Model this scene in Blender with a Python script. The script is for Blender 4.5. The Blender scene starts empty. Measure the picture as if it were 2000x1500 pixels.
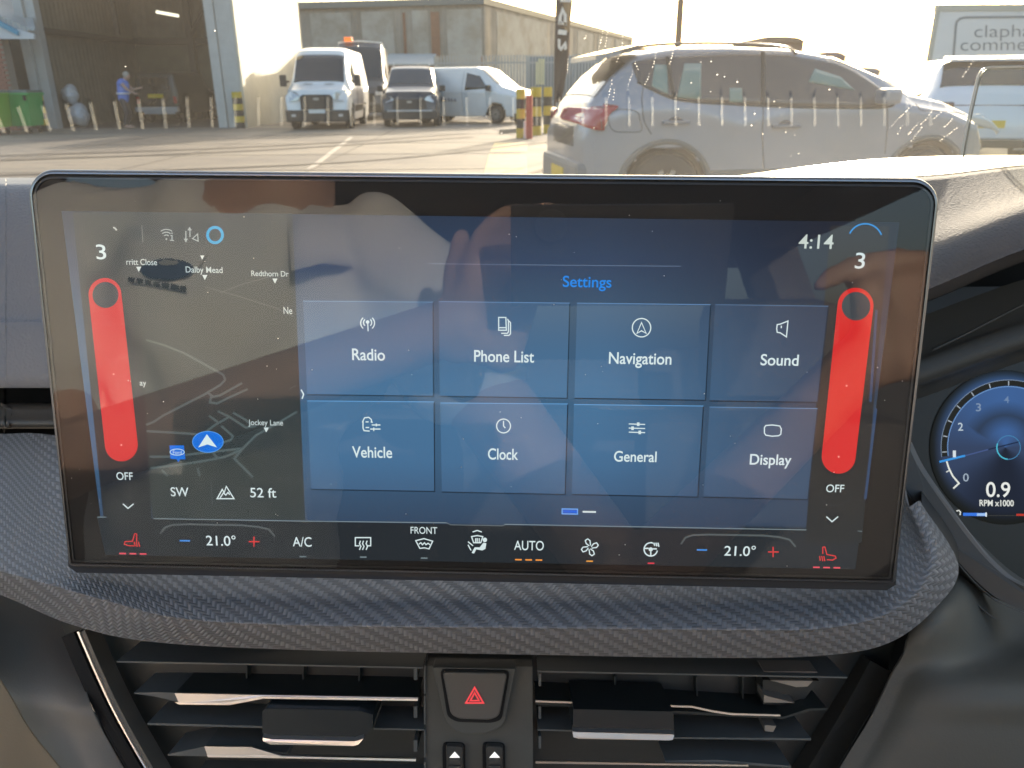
import bpy, bmesh, math, random
from math import radians as R_, sin, cos, pi, sqrt
from mathutils import Vector as V, Matrix as M
from mathutils.bvhtree import BVHTree
random.seed(7)
SC = bpy.context.scene
COL = SC.collection
F = 1533.0; CX = 1000.0; CY = 750.0; EYE = V((0, 0, 1.25))

# ------------------------------------------------------------ camera
_down = V((25, 4050, 1533)).normalized()              # true vertical seen in camera axes (x right, y down, z forward)
_Z = -_down
_Y = (V((0, 0, 1)) - _down * _down.z).normalized()
_X = _Y.cross(_Z).normalized()
RW = M((_X, _Y, _Z))                                  # camera axes -> world axes
def cw(c): return RW @ V(c)
cam_d = bpy.data.cameras.new('camera'); cam = bpy.data.objects.new('camera', cam_d); COL.objects.link(cam)
cam_d.sensor_width = 36; cam_d.lens = F / 2000 * 36; cam_d.clip_start = 0.01; cam_d.clip_end = 3000
_r, _u, _b = cw((1, 0, 0)), cw((0, -1, 0)), cw((0, 0, -1))
cam.matrix_world = M(((_r.x, _u.x, _b.x, EYE.x), (_r.y, _u.y, _b.y, EYE.y), (_r.z, _u.z, _b.z, EYE.z), (0, 0, 0, 1)))
cam_d.dof.use_dof = True; cam_d.dof.focus_distance = 0.305; cam_d.dof.aperture_fstop = 30
SC.camera = cam

# ------------------------------------------------------------ light
SUN_AZ, SUN_EL = 20.0, 13.0                           # degrees right of the view, degrees up
EXPO = 1.85
w = bpy.data.worlds.new('World'); SC.world = w; w.use_nodes = True
nt = w.node_tree; bg = nt.nodes['Background']
sky = nt.nodes.new('ShaderNodeTexSky'); sky.sky_type = 'NISHITA'; sky.sun_disc = False
sky.sun_elevation = R_(SUN_EL); sky.sun_rotation = R_(SUN_AZ)
sky.air_density = 1.0; sky.dust_density = 5.0; sky.ozone_density = 1.2
nt.links.new(sky.outputs[0], bg.inputs[0]); bg.inputs[1].default_value = 0.15
sd = V((sin(R_(SUN_AZ)) * cos(R_(SUN_EL)), cos(R_(SUN_AZ)) * cos(R_(SUN_EL)), sin(R_(SUN_EL))))
sl = bpy.data.lights.new('sun', 'SUN'); sl.energy = 2.9; sl.angle = R_(0.55); sl.color = (1.0, 0.87, 0.73)
so = bpy.data.objects.new('sun', sl); COL.objects.link(so); so.rotation_euler = sd.to_track_quat('Z', 'Y').to_euler()
SC.view_settings.view_transform = 'Standard'; SC.view_settings.look = 'None'
SC.view_settings.exposure = EXPO; SC.view_settings.gamma = 1; SC.view_settings.use_curve_mapping = False
SC.cycles.max_bounces = 10; SC.cycles.transparent_max_bounces = 16; SC.cycles.glossy_bounces = 5

# ------------------------------------------------------------ projection helpers (pixels of the 2000 x 1500 photograph)
def ray(px, py): return cw(((px - CX) / F, (py - CY) / F, 1.0))
def P(px, py, d): return EYE + ray(px, py) * d        # d = distance along the optical axis
def PY(px, py, y):
    r = ray(px, py); return EYE + r * (y / r.y)
def G(px, py, z=0.0):
    r = ray(px, py); return EYE + r * ((z - EYE.z) / r.z)
def gx(px, y): return PY(px, 185, y).x                 # x of an image column at ground distance y
def lin(c):
    f = lambda v: (v / 255 / 12.92) if v / 255 <= .04045 else ((v / 255 + .055) / 1.055) ** 2.4
    return tuple(f(v) for v in c)

# ------------------------------------------------------------ objects
def tag(o, label=None, cat=None, group=None, kind=None):
    for k, v in (('label', label), ('category', cat), ('group', group), ('kind', kind)):
        if v: o[k] = v
    return o
def empty(name, loc=(0, 0, 0), rz=0, label=None, cat=None, group=None):
    o = bpy.data.objects.new(name, None); COL.objects.link(o); o.location = loc; o.rotation_euler = (0, 0, rz)
    o.empty_display_size = .05
    return tag(o, label, cat, group)
def link(name, me, mat, parent=None, smooth=False, world=False):
    o = bpy.data.objects.new(name, me); COL.objects.link(o)
    if mat and not me.materials: me.materials.append(mat)
    if smooth:
        for p in me.polygons: p.use_smooth = True
    if parent:
        o.parent = parent
        if world: o.matrix_parent_inverse = xf(parent).inverted()
    return o
def xf(o):
    m = M.Translation(o.location) @ o.rotation_euler.to_matrix().to_4x4()
    return xf(o.parent) @ o.matrix_parent_inverse @ m if o.parent else m
def mk(name, bm, mat, parent=None, smooth=False, world=False, norm=True):
    me = bpy.data.meshes.new(name)
    if norm: bmesh.ops.recalc_face_normals(bm, faces=bm.faces)
    bm.to_mesh(me); bm.free()
    return link(name, me, mat, parent, smooth, world)
def dup(o, parent=None):
    c = o.copy(); COL.objects.link(c)
    if parent is not None: c.parent = parent
    for ch in list(o.children): dup(ch, c)
    return c
def box(bm, lo, hi, mtx=None, bev=0):
    x0, y0, z0 = lo; x1, y1, z1 = hi
    vs = [bm.verts.new((x, y, z)) for z in (z0, z1) for y in (y0, y1) for x in (x0, x1)]
    fs = [bm.faces.new([vs[i] for i in q]) for q in ((0, 2, 3, 1), (4, 5, 7, 6), (0, 1, 5, 4), (2, 6, 7, 3), (0, 4, 6, 2), (1, 3, 7, 5))]
    if bev:
        es = list({e for f in fs for e in f.edges})
        r = bmesh.ops.bevel(bm, geom=es, offset=bev, segments=2, affect='EDGES', profile=.6)
        vs = list({v for f in r['faces'] for v in f.verts} | {v for v in vs if v.is_valid})
    if mtx is not None:
        for v in vs: v.co = mtx @ v.co
    return vs
def boxobj(name, lo, hi, mat, parent=None, bev=0, mtx=None, world=False):
    bm = bmesh.new(); box(bm, lo, hi, mtx, bev); return mk(name, bm, mat, parent, world=world)
def prism(bm, pts, off):
    """polygon of world points pushed by vector off"""
    a = [bm.verts.new(p) for p in pts]; b = [bm.verts.new(V(p) + V(off)) for p in pts]; n = len(pts)
    bm.faces.new(a); bm.faces.new(b[::-1])
    for i in range(n): bm.faces.new((a[i], b[i], b[(i + 1) % n], a[(i + 1) % n]))
    return a + b
def tube(bm, pts, r, seg=8, closed=False, cap=True):
    pts = [V(p) for p in pts]; n = len(pts); rings = []
    up = V((0, 0, 1))
    for i, p in enumerate(pts):
        if closed: t = (pts[(i + 1) % n] - pts[i - 1]).normalized()
        else: t = (pts[min(i + 1, n - 1)] - pts[max(i - 1, 0)]).normalized()
        if abs(t.dot(up)) > .95: up = V((1, 0, 0))
        s = t.cross(up).normalized(); u = s.cross(t).normalized(); up = u
        rr = r[i] if isinstance(r, (list, tuple)) else r
        rings.append([bm.verts.new(p + s * rr * cos(2 * pi * k / seg) + u * rr * sin(2 * pi * k / seg)) for k in range(seg)])
    m = n if closed else n - 1
    for i in range(m):
        a, b = rings[i], rings[(i + 1) % n]
        for k in range(seg): bm.faces.new((a[k], a[(k + 1) % seg], b[(k + 1) % seg], b[k]))
    if not closed and cap: bm.faces.new(rings[0][::-1]); bm.faces.new(rings[-1])
def capsule(bm, p0, r0, p1, r1, seg=16):
    p0 = V(p0); p1 = V(p1); t = (p1 - p0)
    if t.length < 1e-6: t = V((0, 0, 1e-5))
    t.normalize(); pts = []; rr = []
    for k in range(6):
        a = pi / 2 * (1 - k / 5); pts.append(p0 - t * r0 * sin(a)); rr.append(max(r0 * cos(a), 1e-4))
    for k in range(6):
        a = pi / 2 * k / 5; pts.append(p1 + t * r1 * sin(a)); rr.append(max(r1 * cos(a), 1e-4))
    u = V((0, 0, 1)) if abs(t.z) < .9 else V((1, 0, 0)); s = t.cross(u).normalized(); u = s.cross(t)
    rings = [[bm.verts.new(p + s * r * cos(2 * pi * k / seg) + u * r * sin(2 * pi * k / seg)) for k in range(seg)] for p, r in zip(pts, rr)]
    for a, b in zip(rings, rings[1:]):
        for k in range(seg): bm.faces.new((a[k], a[(k + 1) % seg], b[(k + 1) % seg], b[k]))
    bm.faces.new(rings[0][::-1]); bm.faces.new(rings[-1])
def fuse(name, bm, mat, voxel, parent=None, smooth_it=6, world=False):
    """union of overlapping closed shapes remeshed to one continuous surface"""
    me = bpy.data.meshes.new('tmp'); bmesh.ops.recalc_face_normals(bm, faces=bm.faces); bm.to_mesh(me); bm.free()
    o = bpy.data.objects.new('tmp', me); COL.objects.link(o)
    r = o.modifiers.new('r', 'REMESH'); r.mode = 'VOXEL'; r.voxel_size = voxel; r.use_smooth_shade = True
    s = o.modifiers.new('s', 'SMOOTH'); s.factor = .5; s.iterations = smooth_it
    dg = bpy.context.evaluated_depsgraph_get(); dg.update()
    me2 = bpy.data.meshes.new_from_object(o.evaluated_get(dg)); bpy.data.objects.remove(o)
    me2.name = name; me2.materials.clear()
    return link(name, me2, mat, parent, True, world)
def cr(pts, n):
    """Catmull-Rom through pts (tuples of floats), n samples, parameter by index"""
    m = len(pts); out = []
    for j in range(n):
        t = j / (n - 1) * (m - 1); i = min(int(t), m - 2); t -= i
        p = [pts[min(max(i + k, 0), m - 1)] for k in (-1, 0, 1, 2)]
        out.append(tuple(.5 * (2 * b + (c - a) * t + (2 * a - 5 * b + 4 * c - d) * t * t + (3 * b - a - 3 * c + d) * t ** 3) for a, b, c, d in zip(*p)))
    return out
def loft(name, rows, mat, parent=None, n=48, sub=6, thick=0.0, lin_rows=False, proj=True, smooth=True, uvs=1.0):
    """rows: equal-length lists of (px,py,d); smooth along and (unless lin_rows) across"""
    R = [cr(r, n) for r in rows]
    cols = []
    for j in range(n):
        c = [r[j] for r in R]
        if lin_rows or len(c) == 2:
            q = []
            for a, b in zip(c, c[1:]):
                q += [tuple(x + (y - x) * k / sub for x, y in zip(a, b)) for k in range(sub)]
            q.append(c[-1]); c = q
        else: c = cr(c, (len(c) - 1) * sub + 1)
        cols.append([P(*q) if proj else V(q) for q in c])
    bm = bmesh.new(); uv = bm.loops.layers.uv.new('UVMap')
    vs = [[bm.verts.new(p) for p in c] for c in cols]
    mid = len(cols[0]) // 2
    su = [0]
    for j in range(1, n): su.append(su[-1] + (cols[j][mid] - cols[j - 1][mid]).length)
    for j in range(n - 1):
        va = [0]; vb = [0]
        for k in range(1, len(cols[j])):
            va.append(va[-1] + (cols[j][k] - cols[j][k - 1]).length); vb.append(vb[-1] + (cols[j + 1][k] - cols[j + 1][k - 1]).length)
        for k in range(len(cols[j]) - 1):
            f = bm.faces.new((vs[j][k], vs[j][k + 1], vs[j + 1][k + 1], vs[j + 1][k]))
            for l, q in zip(f.loops, ((su[j], va[k]), (su[j], va[k + 1]), (su[j + 1], vb[k + 1]), (su[j + 1], vb[k]))): l[uv].uv = (q[0] * uvs, q[1] * uvs)
    o = mk(name, bm, mat, parent, smooth, world=True, norm=False)
    if thick:
        s = o.modifiers.new('thickness', 'SOLIDIFY'); s.thickness = thick; s.offset = -1
    return o

# ------------------------------------------------------------ materials
MATS = {}
def mat(name, col, rough=.5, metal=0.0, bump=None, var=None, spec=.5, emit=None, estr=0, coat=0, alpha=None, trans=0):
    """bump=(scale,strength,kind)  var=(scale,amount,second colour)"""
    if name in MATS: return MATS[name]
    m = bpy.data.materials.new(name); m.use_nodes = True; t = m.node_tree; N = t.nodes; L = t.links
    b = N['Principled BSDF']; b.inputs['Base Color'].default_value = (*col, 1); b.inputs['Roughness'].default_value = rough
    b.inputs['Metallic'].default_value = metal; b.inputs['Specular IOR Level'].default_value = spec
    b.inputs['Coat Weight'].default_value = coat; b.inputs['Coat Roughness'].default_value = .05
    b.inputs['Transmission Weight'].default_value = trans
    if emit: b.inputs['Emission Color'].default_value = (*emit, 1); b.inputs['Emission Strength'].default_value = estr
    tc = N.new('ShaderNodeTexCoord')
    if var:
        sc, am, c2 = var
        n = N.new('ShaderNodeTexNoise'); n.inputs['Scale'].default_value = sc; n.inputs['Detail'].default_value = 8; n.inputs['Roughness'].default_value = .65
        L.new(tc.outputs['Object'], n.inputs['Vector'])
        r = N.new('ShaderNodeMapRange'); r.inputs[1].default_value = .38; r.inputs[2].default_value = .66; r.inputs[4].default_value = am
        L.new(n.outputs[0], r.inputs[0])
        x = N.new('ShaderNodeMix'); x.data_type = 'RGBA'; x.inputs[6].default_value = (*col, 1); x.inputs[7].default_value = (*c2, 1)
        L.new(r.outputs[0], x.inputs[0]); L.new(x.outputs[2], b.inputs['Base Color'])
    if bump:
        sc, st, kind = bump
        if kind == 'grain':
            n = N.new('ShaderNodeTexVoronoi'); n.feature = 'SMOOTH_F1'; n.inputs['Scale'].default_value = sc; o = n.outputs['Distance']
        else:
            n = N.new('ShaderNodeTexNoise'); n.inputs['Scale'].default_value = sc; n.inputs['Detail'].default_value = 5; o = n.outputs[0]
        L.new(tc.outputs['Object'], n.inputs['Vector'])
        bp = N.new('ShaderNodeBump'); bp.inputs['Strength'].default_value = st; bp.inputs['Distance'].default_value = .6 / sc
        L.new(o, bp.inputs['Height']); L.new(bp.outputs[0], b.inputs['Normal'])
    MATS[name] = m; return m
def emis(name, c255, k=1.0, vcol=False, var=0):
    if name in MATS: return MATS[name]
    m = bpy.data.materials.new(name); m.use_nodes = True; t = m.node_tree; N = t.nodes; L = t.links
    N.remove(N['Principled BSDF']); e = N.new('ShaderNodeEmission'); e.inputs[1].default_value = k / 2 ** EXPO
    e.inputs[0].default_value = (*lin(c255), 1)
    if vcol:
        a = N.new('ShaderNodeVertexColor'); a.layer_name = 'Col'; L.new(a.outputs[0], e.inputs[0])
    L.new(e.outputs[0], N['Material Output'].inputs[0]); MATS[name] = m; return m
def pane(name, tint=(.95, .97, .96), f0=1.45, rough=0.0, dust=0.0, dcol=(.8, .75, .68), dscale=6, gain=1.0, gcol=(1, 1, 1)):
    """thin clear glass: straight-through light plus mirror reflection by Fresnel, with an optional film of dust and pale haze"""
    if name in MATS: return MATS[name]
    m = bpy.data.materials.new(name); m.use_nodes = True; t = m.node_tree; N = t.nodes; L = t.links
    N.remove(N['Principled BSDF'])
    tr = N.new('ShaderNodeBsdfTransparent'); tr.inputs[0].default_value = (*tint, 1)
    gl = N.new('ShaderNodeBsdfGlossy'); gl.inputs['Roughness'].default_value = rough; gl.inputs[0].default_value = (*gcol, 1)
    ge = N.new('ShaderNodeNewGeometry'); dp = N.new('ShaderNodeVectorMath'); dp.operation = 'DOT_PRODUCT'; L.new(ge.outputs['Incoming'], dp.inputs[0]); L.new(ge.outputs['Normal'], dp.inputs[1])
    def mt(op, a, b=None):
        n = N.new('ShaderNodeMath'); n.operation = op; n.use_clamp = op in ('MULTIPLY_ADD',)
        for i, q in enumerate((a, b) if op != 'MULTIPLY_ADD' else (a, *b)):
            if q is None: continue
            if isinstance(q, (int, float)): n.inputs[i].default_value = q
            else: L.new(q, n.inputs[i])
        return n.outputs[0]
    R0 = ((f0 - 1) / (f0 + 1)) ** 2 * gain
    mu_ = mt('MULTIPLY_ADD', mt('POWER', mt('SUBTRACT', 1.0, mt('ABSOLUTE', dp.outputs['Value'])), 5.0), (1 - R0, R0))
    mx = N.new('ShaderNodeMixShader'); L.new(mu_, mx.inputs[0]); L.new(tr.outputs[0], mx.inputs[1]); L.new(gl.outputs[0], mx.inputs[2])
    out = mx.outputs[0]
    if dust:
        a = N.new('ShaderNodeBsdfTranslucent'); a.inputs[0].default_value = (*dcol, 1)
        b = N.new('ShaderNodeBsdfDiffuse'); b.inputs[0].default_value = (*dcol, 1)
        d = N.new('ShaderNodeMixShader'); d.inputs[0].default_value = .35; L.new(a.outputs[0], d.inputs[1]); L.new(b.outputs[0], d.inputs[2])
        n = N.new('ShaderNodeTexNoise'); n.inputs['Scale'].default_value = dscale; n.inputs['Detail'].default_value = 6
        tc = N.new('ShaderNodeTexCoord'); L.new(tc.outputs['Object'], n.inputs['Vector'])
        r = N.new('ShaderNodeMapRange'); r.inputs[1].default_value = .3; r.inputs[2].default_value = .75; r.inputs[3].default_value = dust * .45; r.inputs[4].default_value = dust * 1.7
        L.new(n.outputs[0], r.inputs[0])
        m2 = N.new('ShaderNodeMixShader'); L.new(r.outputs[0], m2.inputs[0]); L.new(out, m2.inputs[1]); L.new(d.outputs[0], m2.inputs[2]); out = m2.outputs[0]
    L.new(out, N['Material Output'].inputs[0]); MATS[name] = m; return m
def corr(name, col, axis, per, depth, rough=.6, var=None):
    """sheet metal with box corrugation along one object axis"""
    m = mat(name, col, rough, var=var)
    t = m.node_tree; N = t.nodes; L = t.links
    tc = N.new('ShaderNodeTexCoord'); sp = N.new('ShaderNodeSeparateXYZ'); L.new(tc.outputs['Object'], sp.inputs[0])
    a = N.new('ShaderNodeMath'); a.operation = 'MULTIPLY'; a.inputs[1].default_value = 2 * pi / per; L.new(sp.outputs[axis], a.inputs[0])
    s = N.new('ShaderNodeMath'); s.operation = 'SINE'; L.new(a.outputs[0], s.inputs[0])
    bp = N.new('ShaderNodeBump'); bp.inputs['Strength'].default_value = 1; bp.inputs['Distance'].default_value = depth
    L.new(s.outputs[0], bp.inputs['Height']); L.new(bp.outputs[0], N['Principled BSDF'].inputs['Normal'])
    return m

def weave(name, cell=.00195, flip=1):
    """2x2 twill of carbon-look cloth, laid out in the surface's own UV metres"""
    m = bpy.data.materials.new(name); m.use_nodes = True; t = m.node_tree; N = t.nodes; L = t.links; b = N['Principled BSDF']
    def mt(op, a, c=None, cl=False):
        n = N.new('ShaderNodeMath'); n.operation = op; n.use_clamp = cl
        for i, q in enumerate((a, c)):
            if q is None: continue
            if isinstance(q, (int, float)): n.inputs[i].default_value = q
            else: L.new(q, n.inputs[i])
        return n.outputs[0]
    uv = N.new('ShaderNodeTexCoord'); sp = N.new('ShaderNodeSeparateXYZ'); L.new(uv.outputs['UV'], sp.inputs[0])
    x = mt('MULTIPLY', sp.outputs[0], flip / cell); y = mt('MULTIPLY', sp.outputs[1], 1 / cell)
    fx = mt('FLOOR', x); fy = mt('FLOOR', y)
    k = mt('MODULO', mt('ADD', mt('SUBTRACT', fx, fy), 4000), 4)
    warp = mt('LESS_THAN', k, 1.5)
    lx = mt('SUBTRACT', mt('FRACT', x), .5); ly = mt('SUBTRACT', mt('FRACT', y), .5)
    hx = mt('SUBTRACT', 1, mt('MULTIPLY', mt('POWER', mt('ABSOLUTE', lx), 2), 2.6))
    hy = mt('SUBTRACT', 1, mt('MULTIPLY', mt('POWER', mt('ABSOLUTE', ly), 2), 2.6))
    # tow crown runs over two cells: use position in the pair for the bulge along the tow
    pr = mt('DIVIDE', mt('ADD', mt('MODULO', k, 2), .0), 2)
    h = N.new('ShaderNodeMix'); L.new(warp, h.inputs[0]); L.new(mt('MULTIPLY', hy, .55), h.inputs[2]); L.new(hx, h.inputs[3])
    bp = N.new('ShaderNodeBump'); bp.inputs['Strength'].default_value = 1.0; bp.inputs['Distance'].default_value = .0007
    L.new(h.outputs[0], bp.inputs['Height'])
    ns = N.new('ShaderNodeTexNoise'); ns.inputs['Scale'].default_value = 2600; ns.inputs['Detail'].default_value = 2; L.new(uv.outputs['UV'], ns.inputs['Vector'])
    b2 = N.new('ShaderNodeBump'); b2.inputs['Strength'].default_value = .12; b2.inputs['Distance'].default_value = .0003
    L.new(ns.outputs[0], b2.inputs['Height']); L.new(bp.outputs[0], b2.inputs['Normal']); L.new(b2.outputs[0], b.inputs['Normal'])
    c = N.new('ShaderNodeMix'); c.data_type = 'RGBA'; c.inputs[6].default_value = (.18, .184, .188, 1); c.inputs[7].default_value = (.285, .291, .30, 1)
    L.new(warp, c.inputs[0]); L.new(c.outputs[2], b.inputs['Base Color'])
    b.inputs['Roughness'].default_value = .46; b.inputs['Specular IOR Level'].default_value = .6
    MATS[name] = m; return m
# ------------------------------------------------------------ the touchscreen's plane (pose solved from its four corners)
ST = cw((-0.17989485, -0.07936537, 0.28968362)) + EYE
SA = cw((0.33487549, 0.00518818, -0.00751577)); SB = cw((-0.00141059, 0.15422967, 0.03089451))
SN = -SA.cross(SB).normalized()
if SN.dot(EYE - ST) < 0: SN = -SN
SU = SA.normalized(); SD = SN.cross(SU).normalized()
if SD.dot(SB) < 0: SD = -SD
SW_, SH_ = SA.length, SB.length
def S(px, py, lift=0.0):
    r = ray(px, py); o = ST + SN * lift
    return EYE + r * ((o - EYE).dot(SN) / r.dot(SN))
def refl(p): return p - SN * (2 * (p - ST).dot(SN))
def MR(px, py, d): return refl(P(px, py, d))          # real place of something seen mirrored in the glass

def rrect(ins, rt, rb, n=10):
    """rounded outline of the housing in plane coordinates, inset by ins"""
    pts = []
    w_, h_ = SW_ - 2 * ins, SH_ - 2 * ins
    for cx_, cy_, r, a0 in ((w_ , 0, rt, -90), (w_, h_, rb, 0), (0, h_, rb, 90), (0, 0, rt, 180)):
        r = max(r - ins, .0008)
        ox = cx_ - r if cx_ > 0 else r; oy = cy_ - r if cy_ > 0 else r
        for k in range(n + 1):
            a = R_(a0 + 90 * k / n); pts.append((ins + ox + r * cos(a), ins + oy + r * sin(a)))
    return pts
def pl(u, v, lift): return ST + SU * u + SD * v + SN * lift
def ringstrip(bm, loops, capA=False, capB=False):
    L_ = [[bm.verts.new(pl(u, v, z)) for (u, v), z in ((p, z) for p in pts)] for pts, z in loops]
    n = len(L_[0])
    for a, b in zip(L_, L_[1:]):
        for k in range(n): bm.faces.new((a[k], a[(k + 1) % n], b[(k + 1) % n], b[k]))
    if capA: bm.faces.new(L_[0])
    if capB: bm.faces.new(L_[-1])
RT, RB = .0105, .0022
TS = empty('touchscreen', pl(SW_ / 2, SH_, -.006), 0, 'wide slab touchscreen showing blue settings tiles, standing up on the dashboard', 'touchscreen')
bm = bmesh.new()
ringstrip(bm, [(rrect(.0016 * (1 - sin(R_(15 * k))) * .999, RT, RB), -.0016 * (1 - cos(R_(15 * k))) ) for k in range(7)] + [(rrect(0, RT, RB), -.0060), (rrect(.002, RT, RB), -.012), (rrect(.012, RT, RB), -.0165)], capB=True)
ringstrip(bm, [(rrect(.0016, RT, RB), 0), (rrect(.0017, RT, RB), -.003)])
mk('housing', bm, mat('housing_metal', (.36, .35, .34), .27, .9, bump=(900, .05, 'noise')), TS, True, True)
bm = bmesh.new()
ringstrip(bm, [(rrect(.0016, RT, RB), -.0022), (rrect(.0026, RT, RB), -.0020)])
ringstrip(bm, [(rrect(.0026, RT, RB), -.0020), (rrect(.0026, RT, RB), .0003), (rrect(.0034, RT, RB), .0005)])
mk('gasket', bm, mat('gasket_black', (.035, .033, .03), .5), TS, False, True)
bm = bmesh.new(); ringstrip(bm, [(rrect(.0034, RT, RB), 0)], capA=True)
mk('bezel', bm, mat('bezel_black', (.022, .020, .018), .6, spec=.2), TS, False, True)
# dark rubber foot that runs under the lower edge and shows past both corners
bm = bmesh.new()
prism(bm, [pl(-.0016, SH_ - .010, -.004), pl(-.0012, SH_ + .0008, -.0025), pl(.003, SH_ + .0028, -.001), pl(SW_ - .003, SH_ + .0030, -.001), pl(SW_ + .001, SH_ + .0012, -.0025), pl(SW_ + .0015, SH_ - .008, -.004)], SN * -.012)
mk('foot_trim', bm, mat('trim_rubber', (.02, .019, .018), .6), TS, False, True)

# ---- flat picture drawn on the display
SCR = .0004
def lerp(a, b, t): return tuple(x + (y - x) * t for x, y in zip(a, b))
def spoly(name, q, colf, lift, parent=TS, nx=12, ny=12):
    """four-cornered patch of the picture; colf(px,py) -> 0..255 colour"""
    bm = bmesh.new(); vs = []
    for j in range(ny + 1):
        row = []
        for i in range(nx + 1):
            t = lerp(q[0], q[1], i / nx); b_ = lerp(q[3], q[2], i / nx); p = lerp(t, b_, j / ny); row.append((bm.verts.new(S(p[0], p[1], SCR + lift)), p))
        vs.append(row)
    cl = bm.loops.layers.float_color.new('Col')
    for j in range(ny):
        for i in range(nx):
            c = (vs[j][i], vs[j][i + 1], vs[j + 1][i + 1], vs[j + 1][i]); f = bm.faces.new([x[0] for x in c])
            for l, x in zip(f.loops, c):
                l[cl] = (*lin(colf(*x[1])), 1)
    return mk(name, bm, emis('display_picture', (255, 255, 255), 1.0, True), parent, False, True)
def interp(tab, v):
    if v <= tab[0][0]: return tab[0][1]
    for (a, ca), (b_, cb) in zip(tab, tab[1:]):
        if v <= b_: return lerp(ca, cb, (v - a) / (b_ - a))
    return tab[-1][1]
BLU = [(420, (52, 64, 84)), (515, (58, 76, 104)), (600, (66, 92, 120)), (760, (68, 106, 140)), (900, (66, 102, 136)), (1020, (60, 80, 106))]
def blue(px, py, k=1.0):
    c = interp(BLU, py); g = min(1, max(0, (px - 1180) / 420)); d = interp([(420, (40, 42, 52)), (700, (52, 60, 78)), (1000, (54, 70, 92))], py)
    c = lerp(c, d, g * .85); return tuple(min(255, x * k) for x in c)
def shp(name, pts, c, lift, parent=TS, k=1.0):
    bm = bmesh.new(); bm.faces.new([bm.verts.new(S(x, y, SCR + lift)) for x, y in pts])
    return mk(name, bm, emis('display_%02x%02x%02x' % tuple(int(v) for v in c), c, k), parent, False, True)
def ell(cx_, cy_, rx, ry, n=32, a0=0, a1=360): return [(cx_ + rx * cos(R_(a0 + (a1 - a0) * k / n)), cy_ + ry * sin(R_(a0 + (a1 - a0) * k / n))) for k in range(n + (0 if a1 - a0 == 360 else 1))]
def ribbon(bm, pts, wd, lift, proj=None):
    proj = proj or (lambda x, y: S(x, y, SCR + lift))
    closed = pts[0] == pts[-1] and len(pts) > 2
    if closed: pts = pts[:-1]
    n = len(pts); L_ = []
    for i, p in enumerate(pts):
        a = V(pts[i - 1] if (i or closed) else p); b_ = V(pts[(i + 1) % n] if (i < n - 1 or closed) else p); p = V(p)
        d1 = (p - a).normalized() if (p - a).length > 1e-6 else (b_ - p).normalized(); d2 = (b_ - p).normalized() if (b_ - p).length > 1e-6 else d1
        t = (d1 + d2); t = t.normalized() if t.length > 1e-3 else d1
        nn = V((-t.y, t.x)); q = wd / 2 / max(.5, nn.dot(V((-d1.y, d1.x))))
        L_.append((bm.verts.new(proj(*(p + nn * q))), bm.verts.new(proj(*(p - nn * q)))))
    for i in range(n if closed else n - 1):
        a, b_ = L_[i], L_[(i + 1) % n]; bm.faces.new((a[0], b_[0], b_[1], a[1]))
def icon(name, lines, wd, c, lift=.0003, parent=TS, fills=(), k=1.0):
    if name in ('map_road', 'off_key_ring', 'chevron', 'rule_line', 'level_dash', 'side_chip', 'map_marker') and len(lines) > 1:
        return [icon(name, [l], wd, c, lift + .000004 * i, parent, (), k) for i, l in enumerate(lines)][0]
    bm = bmesh.new()
    for l in lines: ribbon(bm, l, wd, lift)
    for f in fills: bm.faces.new([bm.verts.new(S(x, y, SCR + lift)) for x, y in f])
    return mk(name, bm, emis('display_%02x%02x%02x' % tuple(int(v) for v in c), c, k), parent, False, True, norm=False)
_cap = {}
def textmesh(txt, bold=0.0):
    cu = bpy.data.curves.new('t', 'FONT'); cu.body = txt; cu.size = 1; cu.offset = bold; cu.space_character = 1.0
    o = bpy.data.objects.new('t', cu); COL.objects.link(o); dg = bpy.context.evaluated_depsgraph_get(); dg.update()
    me = bpy.data.meshes.new_from_object(o.evaluated_get(dg)); bpy.data.objects.remove(o); me.materials.clear(); return me
def bounds(me): xs = [v.co.x for v in me.vertices]; ys = [v.co.y for v in me.vertices]; return min(xs), max(xs), min(ys), max(ys)
def wtext(name, txt, org, ux, uy, width, cap, m, parent=None, bold=0.0, thick=None, world=True):
    """text with its left baseline at org, width metres along ux, capitals cap metres along uy"""
    me = textmesh(txt, bold)
    if 'H' not in _cap: _cap['H'] = bounds(textmesh('H'))[3]
    x0, x1, _, _ = bounds(me); sx = width / (x1 - x0); sy = cap / _cap['H']; ux = V(ux).normalized(); uy = V(uy).normalized()
    for v in me.vertices: v.co = V(org) + ux * ((v.co.x - x0) * sx) + uy * (v.co.y * sy)
    me.name = name; return link(name, me, m, parent, False, world)
WHT = (222, 238, 240)
def stext(name, txt, x0, x1, base, cap, c=WHT, parent=TS, bold=0.004, lift=.0004, slope=.016):
    p0 = S(x0, base, SCR + lift); p1 = S(x1, base + (x1 - x0) * slope, SCR + lift); d = (p1 - p0)
    up = (S(x0, base - cap, SCR + lift) - p0); up2 = -SD
    return wtext(name, txt, p0, d, up2, d.length, up.length, emis('display_%02x%02x%02x' % tuple(c), c), parent, bold)

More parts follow.
